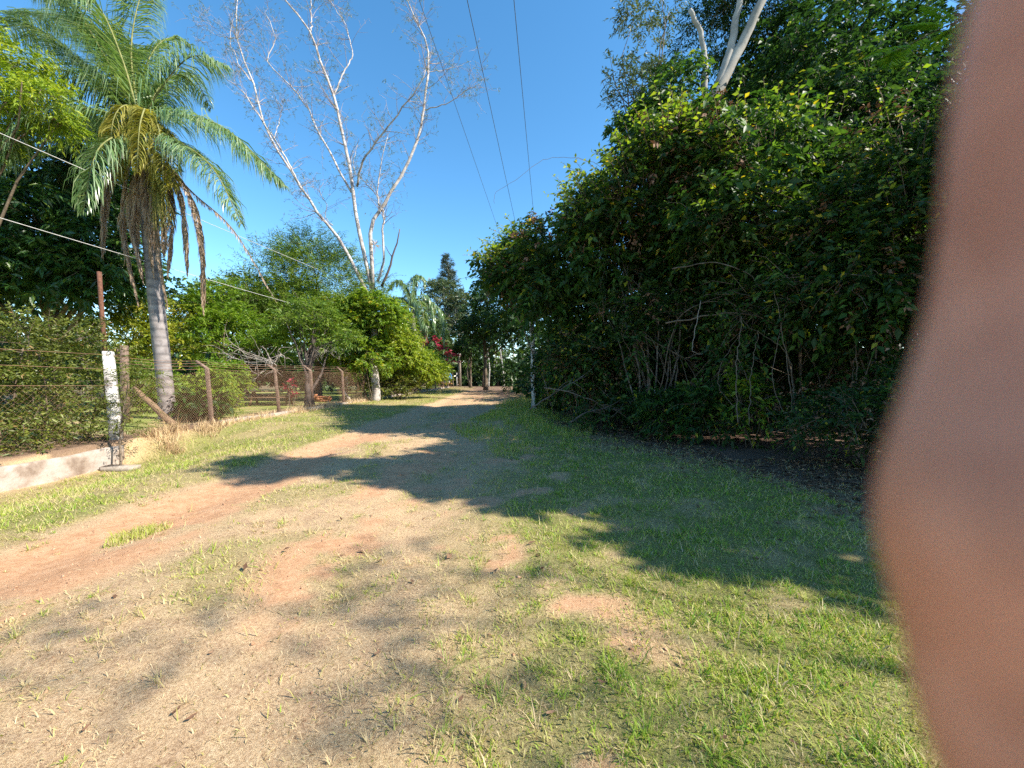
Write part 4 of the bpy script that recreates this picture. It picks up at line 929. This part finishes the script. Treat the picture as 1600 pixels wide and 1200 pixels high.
def brush_pile():
    """pale dead branches heaped on the fence"""
    BP = 'bare grey branches over the fence'
    for label, o, ends, d in (('heap of bleached dead branches caught on the fence top by second post', (425, 568), [(335, 540), (322, 550), (352, 522), (380, 560), (395, 578), (430, 580), (450, 560), (437, 545), (410, 540), (370, 545), (442, 556), (400, 590), (345, 548), (418, 552)], 16.6),
                              ('smaller curled grey branch over the fence near the fourth post', (498, 552), [(485, 560), (510, 545), (525, 550), (488, 545), (530, 560), (505, 556)], 20.5)):
        g = Geo(); a = at(*o, d)
        for e in ends:
            P = wobble(spline([a + rng.normal(0, .06, 3), (a + at(*e, d)) / 2 + rng.normal(0, .12, 3), at(*e, d + rng.normal(0, .4))], 9), .025); g.tube(P, np.linspace(.02, .006, len(P)), 5)
            for q in range(6):
                j = rng.integers(2, len(P)); limb(g, P[j], P[j] + rng.normal(0, .3, 3), .01, .003, .2, 5, 4)
        tag(g.build('dead_branch', M['drywood'], smooth=True), label, 'branch', BP)
brush_pile()

# ------------------------------------------------------------------ the bare pale tree
def bare_tree():
    d = 25.2; b = at(587, 626, d)
    root = empty('bare_tree', (b[0], b[1], -.1), 'tall pale nearly leafless tree with many rising limbs beside fence', 'tree')
    g = Geo(); gt = Geo(); ends = []
    def path(pts, r0, r1, store=True):
        P = wobble(spline([at(p[0], p[1], d + (p[2] if len(p) > 2 else 0)) for p in pts], 22), .03)
        rr = np.linspace(r0, r1, len(P)) * .68; g.tube(P, rr, 9)
        if store: ends.append((P, rr))
    path([(587, 632), (585, 560), (584, 500), (582, 455)], .4, .3, False)
    path([(584, 470), (560, 432), (528, 370), (497, 332), (470, 292), (437, 238), (412, 190), (396, 130), (370, 60), (373, -20)], .17, .035)
    path([(470, 292), (455, 262, -.3), (425, 212, -.5), (385, 150, -.8), (350, 118, -1)], .09, .025)
    path([(583, 460), (570, 400), (555, 330), (547, 262), (532, 195), (521, 150), (500, 95), (486, 50), (446, 0), (420, -50)], .2, .045)
    path([(486, 50), (486, 10), (484, -50)], .06, .03)
    path([(521, 150), (537, 112, .4), (550, 85, .6), (540, 40, .9), (515, 0, 1.2)], .07, .025)
    path([(549, 300), (522, 252, .8), (500, 212, 1.3), (482, 172, 1.7), (455, 135, 2.2), (418, 96, 2.6), (430, 60, 2.8), (415, 20, 3)], .1, .025)
    path([(583, 455), (578, 365), (592, 330), (612, 300), (640, 250), (658, 195), (666, 140), (671, 100), (664, 60), (645, 20), (630, -20)], .19, .035)
    path([(662, 172), (700, 160, -.4), (735, 138, -.6), (750, 132, -.8)], .05, .012)
    path([(668, 113), (700, 108, .3), (735, 95, .4)], .035, .01)
    path([(558, 292), (566, 252, -.6), (592, 215, -1.1), (622, 178, -1.5), (650, 140, -2), (666, 112, -2.2)], .1, .03)
    path([(590, 440), (600, 400), (597, 360), (600, 333), (590, 310), (594, 265), (606, 210)], .12, .03)
    path([(592, 330), (588, 305, .5), (566, 280, .8), (552, 262, 1.2), (560, 215, 1.6)], .06, .018)
    path([(520, 352), (508, 338), (510, 320), (500, 300), (505, 285)], .05, .012)
    path([(428, 218), (440, 170, 1), (425, 150, 1.4)], .04, .012)
    path([(396, 130), (376, 105), (360, 60), (368, 20)], .05, .02)
    path([(371, 60), (340, 55, .3), (318, 40, .5)], .03, .01)
    # forks and fine twigs off every limb
    tips = []
    for P, rr in ends:
        L = np.linalg.norm(P[-1] - P[0]); k = int(6 + L * 2.0)
        for q in range(k):
            j = int(len(P) * rng.uniform(.28, 1)); j = min(j, len(P) - 1); T = unit(P[min(j + 1, len(P) - 1)] - P[j - 1])
            dirn = unit(T * .7 + rand_unit(1)[0] * .9 + np.array([0, -.0, .25])); ln = rng.uniform(.7, 2.1)
            e = P[j] + dirn * ln; mid = P[j] + dirn * ln * .5 + rng.normal(0, .12, 3)
            Q = spline([P[j], mid, e], 6); gt.tube(Q, np.linspace(min(rr[j] * .5, .024), .006, len(Q)), 4, cap=False); tips.append(e)
            for z in range(4):
                jj = rng.integers(2, len(Q)); e2 = Q[jj] + unit(dirn * .6 + rand_unit(1)[0]) * rng.uniform(.35, .95)
                gt.tube([Q[jj], (Q[jj] + e2) / 2 + rng.normal(0, .05, 3), e2], [.008, .007, .004], 3, cap=False); tips.append(e2)
    g.build('trunk', M['pale'], root, True); gt.build('twigs', M['baretwig'], root, True, kind='stuff')
    tips = np.array(tips); gl = Geo(); sel = tips[rng.random(len(tips)) < .45]; C = np.repeat(sel, 2, 0) + rng.normal(0, .14, (len(sel) * 2, 3))
    spray(gl, C, rand_unit(len(C)), .35, 10, .085, .03, 0, 1, .2, .4, .5); gl.build('crown', M['sparse'], root, kind='stuff')
    g = Geo(); P = wobble(spline([at(*p, d - .3) for p in ((596, 448), (606, 425), (613, 402), (621, 380), (624, 358))], 10), .015); g.tube(P, np.linspace(.09, .03, len(P)), 6); limb(g, P[4], at(602, 385, d - .3), .03, .015)
    tag(g.build('dead_limb', M['dead'], root, True), 'dark dead stub beside the pale limbs')
    g = Geo(); c = at(586, 383, d - .35)
    g.leaves(np.repeat(c[None], 26, 0), unit(rand_unit(26) + np.array([0, -.2, .3])), rand_unit(26), .5, .05, rng.random(26)); g.build('air_plant', M['frond_dead'], root)
bare_tree()

# ------------------------------------------------------------------ things in the garden
def picnic_table(label, x, y, rz, w=1.7):
    root = empty('picnic_table', (x, y, gz(x, y)), label, 'table'); root.rotation_euler.z = rz
    def bx(name, c, s, rot=None):
        g = Geo(); g.box(np.array(c) + np.array(parent_world(root)), s, rot, bev=.01); return g.build(name, M['plank'], root)
    for k in range(4): bx('plank', (0, -.3 + k * .2, .75), (w, .18, .04))
    for s in (-1, 1): bx('bench', (0, s * .75, .45), (w, .26, .04)); bx('crossbar', (s * w * .36, 0, .42), (.07, 1.7, .08)); bx('leg', (s * w * .36 - .04, .3, .36), (.07, .09, .8), Matrix.Rotation(R(28), 3, 'X')); bx('leg', (s * w * .36 - .04, -.3, .36), (.07, .09, .8), Matrix.Rotation(R(-28), 3, 'X'))
picnic_table('brown wooden picnic table seen through mesh between first two posts', -13.0, 21.5, R(12), 2.4)
picnic_table('weathered wooden table on the lawn left of the palm trunk', -21.5, 24, R(-8), 2.0)

def brick_stack():
    c = at(556, 618, 26); root = empty('brick_stack', (c[0] - 1.2, c[1] - 2.2, gz(c[0], c[1])), 'small heap of orange clay bricks behind the fifth fence post', 'brick stack')
    me = None
    for k in range(16):
        r, cc = divmod(k, 5); x = (cc - 2) * .21 + (r % 2) * .06; z = .06 + r * .115
        if me is None:
            g = Geo(); g.box(np.array(root.location) + np.array((0, 0, 0)), (.2, .3, .11), bev=.012); o = g.build('brick', M['brick'], root); me = o.data
        else: o = bpy.data.objects.new('brick', me); COL.objects.link(o); o.parent = root
        o.location = (x, rng.normal(0, .03), z); o.rotation_euler.z = rng.normal(0, .12)
brick_stack()

def dark_trunk():
    x, y = -10.6, 20.6
    tree('young_tree', 'young tree with stout dark trunk just behind the fence', 'tree', GT, [foot(x, y), (x, y, 1.2), (x - .1, y, 2.8)], .2, [((x - .2, y + .3, 4.2), (1.8, 1.5, 1.5)), ((x + .9, y + .6, 3.6), (1.3, 1.2, 1.2))], 'feather', per=18, twigs=1300, nl=12, L=.14, Wd=.04, bark='dead', size=.36)
    tree('young_tree', 'small crooked tree behind the fence with pale propped stem', 'tree', GT, [foot(-9.9, 24.4), (-10.4, 24.4, .9), (-10.2, 24.4, 2.2)], .09, [((-10.3, 24.2, 3.0), (1.1, 1.1, .9))], 'mango', per=10, twigs=500, nl=10, L=.14, Wd=.05, bark='lichen')
dark_trunk()
bush('small red-flowered shrub behind the fence beside the second post', [((-9.95 - .25, 18.3, 1.0), (.3, .3, .35))], ring(-10.2, 18.3, .1, 3), leaf='bloom', twigs=26, nl=5, L=.12, Wd=.07, per=5, group=GS, name='flowering_shrub', rs=(.008, .014), yellow=0, tlen=.2)

# ------------------------------------------------------------------ the far end of the track
def palm_far():
    d = 40; b = at(650, 600, d); root = empty('palm_tree', (b[0], b[1], -.1), 'small distant palm with arching pale fronds behind the lime shrub', 'palm tree')
    g = Geo(); P = spline([np.array(root.location), at(648, 540, d), at(644, 482, d)], 10); g.tube(P, np.linspace(.3, .2, len(P)), 10); g.build('trunk', M['palm'], root, True)
    c = (644, 482)
    for pts in ([c, (636, 450), (620, 438), (605, 455)], [c, (648, 440), (660, 432), (664, 450)], [c, (660, 460), (674, 475), (680, 520)], [c, (628, 465), (612, 475), (604, 510)], [c, (668, 470, 1), (690, 490, 1), (694, 540, 1)], [c, (640, 450, 2), (650, 430, 3), (668, 440, 3)], [c, (655, 470, -1), (662, 495, -2), (664, 530, -2)], [c, (632, 480, -1), (622, 500, -2), (618, 540, -2)]): frond(root, pts, d, 'frond', 1.0, .7, width=.07)
palm_far()

def pine():
    d = 75; b = at(702, 600, d); root = empty('pine_tree', (b[0], b[1], 0), 'tall distant conifer standing above the end of the track', 'pine tree')
    top = at(700, 400, d); g = Geo(); P = np.array([np.array(root.location) + (top - np.array(root.location)) * t for t in np.linspace(0, 1, 12)]); g.tube(P, np.linspace(.5, .06, 12), 8)
    gl = Geo(); Pp = []; Dd = []
    for k in range(110):
        t = rng.uniform(.35, .99); c = P[0] + (P[-1] - P[0]) * t; a = rng.uniform(0, 6.28); ln = (1 - t) * 5.4 + .7; ln *= rng.uniform(.55, 1.1)
        e = c + np.array([math.cos(a) * ln, math.sin(a) * ln, ln * .35]); limb(g, c, e, .06, .02, .05, 5, 4)
        for q in range(int(5 + ln * 4)):
            s = rng.uniform(.3, 1.05); Pp.append(c + (e - c) * s + rng.normal(0, .16, 3)); Dd.append(unit(e - c + rng.normal(0, .8, 3) + np.array([0, 0, .8])))
    g.build('trunk', M['bark'], root, True); spray(gl, np.array(Pp), np.array(Dd), .6, 12, .5, .07, 0, 1, 0, -.2, .4); gl.build('crown', M['pine'], root, kind='stuff')
pine()
FT = 'trees beyond the end of the track'
tree('far_tree', 'pale loose tree in front of the distant conifer', 'tree', FT, [at(700, 600, 62), at(698, 540, 62), at(702, 480, 62)], .3, [(at(695, 470, 62), (3.8, 3, 3.2)), (at(675, 500, 60), (3, 3, 3)), (at(722, 480, 62), (2.8, 3, 2.6)), (at(712, 510, 60), (2.8, 3, 2.4))], 'euca', per=18, twigs=1300, nl=10, L=.45, Wd=.16, tlen=1, bark='pale', size=.32)
tree('far_tree', 'rounded green tree behind the glowing shrub at track end', 'tree', FT, [at(655, 604, 52), at(655, 560, 52), at(655, 530, 52)], .3, [(at(640, 520, 52), (4, 3, 3.4)), (at(672, 535, 50), (2.6, 2.5, 2.6)), (at(690, 545, 54), (2.2, 2, 2.2))], 'wood', per=20, twigs=1500, nl=10, L=.36, Wd=.15)
tree('flowering_tree', 'red bougainvillea in flower at the end of the fence', 'tree', None, [at(660, 603, 46), at(660, 570, 46), at(660, 540, 46)], .14, [(at(658, 530, 46), (1.6, 1.4, 1.2)), (at(684, 548, 46), (1.0, 1.2, 1.4)), (at(645, 540, 46), (.9, 1, 1.0))], 'bloom', per=9, twigs=75, nl=9, L=.24, Wd=.15, limbs=16)
tree('flowering_tree', 'smaller red flowering bush right of the lamp post', 'tree', None, [at(708, 603, 47), at(707, 580, 47), at(706, 562, 47)], .08, [(at(706, 562, 46.5), (.75, .7, 1.1))], 'bloom', per=7, twigs=34, nl=8, L=.22, Wd=.14, limbs=10)

def lamp_post():
    d = 44; b = at(667, 604, d); t = at(666, 512, d); root = empty('lamp_post', (b[0], b[1], 0), 'rusty lamp post with flat pale head near the track end', 'lamp post')
    g = Geo(); g.tube([np.array(root.location), (np.array(root.location) + t) / 2, t], [.11, .1, .09], 8); g.build('pole', M['rust'], root, True)
    g = Geo(); g.box(t + np.array((-.15, -.1, .1)), (.9, .5, .16), Matrix.Rotation(R(10), 3, 'Y'), bev=.08); g.build('lamp_head', M['cable'], root)
lamp_post()

def utility_pole():
    d = 58; b = at(719, 603, d); t = at(717, 508, d); root = empty('utility_pole', (b[0], b[1], 0), 'grey concrete utility pole with crossarm before the dark trees', 'pole')
    g = Geo(); g.tube([np.array(root.location), t], [.2, .14], 10); g.build('pole', M['slab'], root, True)
    g = Geo(); g.box(t + np.array((0, -.16, -1.0)), (2.0, .12, .14)); arm = g.build('crossarm', M['slab'], root)
    for s in (-.8, 0, .8): g = Geo(); g.tube(t + np.array([(s, -.16, -.93), (s, -.16, -.8), (s, -.16, -.7)]), [.05, .08, .03], 8); g.build('insulator', M['cable'], arm, True)
utility_pole()

def parasol():
    d = 47; b = at(674, 603, d); root = empty('parasol', (b[0], b[1], 0), 'dark green parasol open behind the far fence', 'parasol')
    g = Geo(); g.tube([np.array(root.location), np.array(root.location) + (0, 0, 2.2)], .04, 8); g.build('pole', M['plank'], root, True)
    g = Geo(); a = np.arange(8) / 8 * 6.283; c = np.array(root.location)
    V = [c + (0, 0, 2.35)] + [c + (.7 * math.cos(t), .7 * math.sin(t), 2.2) for t in a] + [c + (1.35 * math.cos(t), 1.35 * math.sin(t), 1.86) for t in a] + [c + (1.35 * math.cos(t), 1.35 * math.sin(t), 1.72) for t in a]
    T = [[0, 1 + j, 1 + (j + 1) % 8] for j in range(8)]; Q = [[1 + j, 9 + j, 9 + (j + 1) % 8, 1 + (j + 1) % 8] for j in range(8)] + [[9 + j, 17 + j, 17 + (j + 1) % 8, 9 + (j + 1) % 8] for j in range(8)]
    g.add(V, T, Q); g.build('canopy', flat_mat('green_canvas', (.03, .07, .05)), root)
parasol()

def blue_stall():
    d = 58; b = at(697, 602, d); root = empty('tarpaulin_stall', (b[0], b[1], 0), 'bright blue tarpaulin over an orange stand at the track end', 'stall')
    c = np.array(root.location)
    for sx in (-.8, .8):
        for sy in (-.5, .5): g = Geo(); g.tube([c + (sx, sy, 0), c + (sx, sy, 1.5)], .05, 6); g.build('leg', M['plank'], root)
    g = Geo(); V = [c + p for p in ((-1, -.7, 1.2), (1, -.7, 1.2), (1, .7, 1.2), (-1, .7, 1.2), (-.8, -.55, 1.6), (.8, -.55, 1.7), (.8, .55, 1.6), (-.8, .55, 1.7), (-.5, 0, 2.0), (.6, 0, 2.1))]
    g.add(V, [[4, 8, 7], [5, 6, 9]], [[0, 1, 5, 4], [1, 2, 6, 5], [2, 3, 7, 6], [3, 0, 4, 7], [4, 5, 9, 8], [6, 7, 8, 9]]); g.build('tarpaulin', flat_mat('blue_tarp', (.05, .2, .5), .5), root)
    g = Geo(); g.box(c + (0, 0, .45), (1.8, .9, .06)); g.build('shelf', flat_mat('orange_paint', (.55, .2, .07)), root)
    g = Geo(); g.box(c + (.1, -.1, .75), (.9, .5, .5), bev=.05); g.build('crate', flat_mat('white_paint', (.4, .4, .38)), root)
    g = Geo(); g.box(c + (1.5, .5, .9), (.12, .12, 2.4)); g.build('prop', flat_mat('white_paint_prop', (.45, .43, .4)), root)
blue_stall()

forest('far_wood', 'far wood closing the view beyond the garden and track', [((x, 70 + rng.uniform(-6, 12), rng.uniform(3.5, 5.5)), (8, 5, rng.uniform(5, 8))) for x in range(-90, 60, 9)] + [((x, 64 + rng.uniform(-2, 3), 1.6), (5, 2, 2.6)) for x in range(-60, 40, 7)] + [((-8, 61, 3), (3, 1.5, 3.4)), ((-1, 60, 2.6), (3, 1.5, 3.2)), ((-4.6, 63.5, 2.6), (3.5, 1.2, 3.4))], 5600, 'wood', 1.1, .52, 14, .42, 9)
forest('garden_wood', 'mixed green trees at the back of the garden on the left', [((-30, 26, 5), (5, 4, 5.5)), ((-26, 34, 5), (5, 4, 5.5)), ((-33, 14, 5), (4, 5, 6)), ((-20, 42, 5), (5, 4, 5)), ((-13, 46, 4.5), (4, 4, 4.5))], 2800, 'wood', .42, .19, 18, .4, 10)
g = Geo()
for k in range(14):
    x = rng.uniform(-6.5, 2); y = rng.uniform(54, 66)
    if -6 < x < -4.2: continue
    g2 = Geo(); P = wobble(spline([foot(x, y), (x + rng.normal(0, .15), y, 2.5), (x + rng.normal(0, .3), y, 6)], 6), .03); g2.tube(P, np.linspace(rng.uniform(.08, .18), .06, len(P)), 6)
    tag(g2.build('tree_trunk', M['lichen' if k % 3 == 0 else 'bark'], smooth=True), 'slim far trunk in the shaded row at the track end', 'tree trunk', 'slim trunks at the track end')

# ------------------------------------------------------------------ wires
def wire(name, label, a, b, r, sag, mat, group):
    a = np.array(a); b = np.array(b); t = np.linspace(0, 1, 40)[:, None]; P = a + (b - a) * t; P[:, 2] -= (4 * sag * t * (1 - t))[:, 0]
    g = Geo(); g.tube(P, r, 5); tag(g.build(name, M[mat], smooth=True), label, 'power line', group)
for nm, px, r in (('right-hand', 803, .0075), ('middle', 730, .0075), ('left-hand', 655, .006)):
    a = at(px, 0, 7.8); dirn = np.array([.092, 1, 0]); wire('overhead_wire', f'{nm} of three dark overhead wires crossing the open sky', a - dirn * 26, a + dirn * 74, r, .0, 'darkcable', 'overhead wires along the track')
wire('service_cable', 'upper pale cable slanting past the palm crown', at(-260, 95, 8.2), at(640, 478, 40), .01, .15, 'cable', 'pale cables on the left')
wire('service_cable', 'lower pale cable slanting across the palm trunk', at(-260, 262, 8.2), at(640, 522, 40), .01, .2, 'cable', 'pale cables on the left')

# ------------------------------------------------------------------ fallen leaves lying singly in the foreground
spots = [(820, 690 + 390), (1322, 1085), (1240, 1180), (1130, 1170), (645, 920), (1440 - 60, 1040), (720, 1108), (760, 1088), (690, 1040), (300, 1128), (135, 1150), (330, 1030), (275, 1120), (940, 1085), (1010, 960), (860, 1130), (1170, 935), (590, 1030), (1065, 1050)]
for k, (px, py) in enumerate(spots):
    dd = EYE * F / (py - 587); p = at(px, py, dd); z = gz(p[0], p[1]) + .014
    g = Geo(); a = rng.uniform(0, 6.28); s = rng.uniform(.014, .026); t = np.linspace(0, 1, 6)
    ca, sa = math.cos(a), math.sin(a); V = []
    for q in t:
        wdt = s * .42 * math.sin(math.pi * min(.97, q * .93 + .04)) ** .8
        for e in (-1, 0, 1): lx = (q - .5) * s * 2; ly = e * wdt; V.append((p[0] + ca * lx - sa * ly, p[1] + sa * lx + ca * ly, z + .4 * abs(ly) + s * .9 * (q - .5) ** 2 + rng.normal(0, .0015)))
    Q = [[i * 3 + j, i * 3 + j + 1, i * 3 + j + 4, i * 3 + j + 3] for i in range(5) for j in range(2)]
    g.add(V, None, Q, rng.uniform(.15, .9)); tag(g.build('fallen_leaf', M['litter'], smooth=True), 'single curled brown dead leaf lying on the foreground turf', 'leaf', 'single dead leaves on the foreground turf')

# ------------------------------------------------------------------ the photographer's hand
def skin_mat():
    m, n, b, out = mat_new('skin')
    t = tex(n, 45, 5, .6); t2 = tex(n, 900, 3, .6)
    n.links.new(ramp(n, [(.36, (.43, .185, .11)), (.5, (.55, .26, .165)), (.64, (.65, .34, .23))], t), b.inputs['Base Color'])
    b.inputs['Roughness'].default_value = .55; b.inputs['Subsurface Weight'].default_value = .3; b.inputs['Subsurface Radius'].default_value = (.006, .0025, .0015); b.inputs['Subsurface Scale'].default_value = .6
    bp = n.nodes.new('ShaderNodeBump'); bp.inputs['Strength'].default_value = .15; bp.inputs['Distance'].default_value = .0006; n.links.new(t2, bp.inputs['Height']); n.links.new(bp.outputs[0], b.inputs['Normal']); return m

def hand():
    """right hand holding the camera; one bent finger stands in front of the lens"""
    V = []; E = []; Rd = []
    def chain(start, pts):
        prev = start
        for (p, r) in pts:
            V.append((p[0], p[1], EYE + p[2])); Rd.append(r); k = len(V) - 1
            if prev is not None: E.append((prev, k))
            prev = k
        return prev
    wrist = chain(None, [((.085, -.045, -.135), .027)])
    chain(wrist, [((.10, -.12, -.19), .030), ((.125, -.22, -.26), .037), ((.14, -.30, -.32), .040)])
    palm = chain(wrist, [((.074, -.018, -.098), .024)])
    chain(palm, [((.064, .004, -.066), .0155), ((.050, .022, -.046), .0112), ((.0420, .0290, -.0295), .0092), ((.0421, .0300, -.0215), .0088), ((.0399, .0305, -.0122), .0100), ((.0424, .0305, -.0045), .0094), ((.0443, .0305, .004), .0090), ((.0448, .0302, .014), .0087), ((.0446, .0300, .026), .0084), ((.045, .0285, .040), .0074), ((.0455, .027, .047), .005)])
    m2 = chain(palm, [((.082, .012, -.075), .015), ((.078, .036, -.066), .0098), ((.066, .046, -.066), .0092), ((.050, .042, -.069), .0085), ((.036, .030, -.072), .007)])
    m3 = chain(palm, [((.086, .010, -.098), .0145), ((.084, .034, -.094), .0094), ((.070, .045, -.094), .0088), ((.052, .040, -.097), .008), ((.040, .030, -.099), .0066)])
    m4 = chain(palm, [((.086, -.002, -.120), .013), ((.086, .020, -.118), .0084), ((.074, .031, -.119), .0078), ((.058, .028, -.121), .007), ((.048, .020, -.122), .0058)])
    th = chain(palm, [((.052, -.030, -.085), .014), ((.030, -.034, -.066), .0112), ((.010, -.032, -.054), .0104), ((-.006, -.028, -.048), .008)])
    me = bpy.data.meshes.new('hand'); me.from_pydata(V, E, []); o = bpy.data.objects.new('hand', me); COL.objects.link(o)
    sk = o.modifiers.new('skin', 'SKIN'); sk.use_smooth_shade = True
    for k, r in enumerate(Rd): me.skin_vertices[0].data[k].radius = (r * 1.06, r * 1.06)
    me.skin_vertices[0].data[0].use_root = True
    sb = o.modifiers.new('subdiv', 'SUBSURF'); sb.levels = 2; sb.render_levels = 3
    me.materials.append(skin_mat())
    return tag(o, 'blurred bare finger of the photographer covering the right edge', 'hand')
hand()
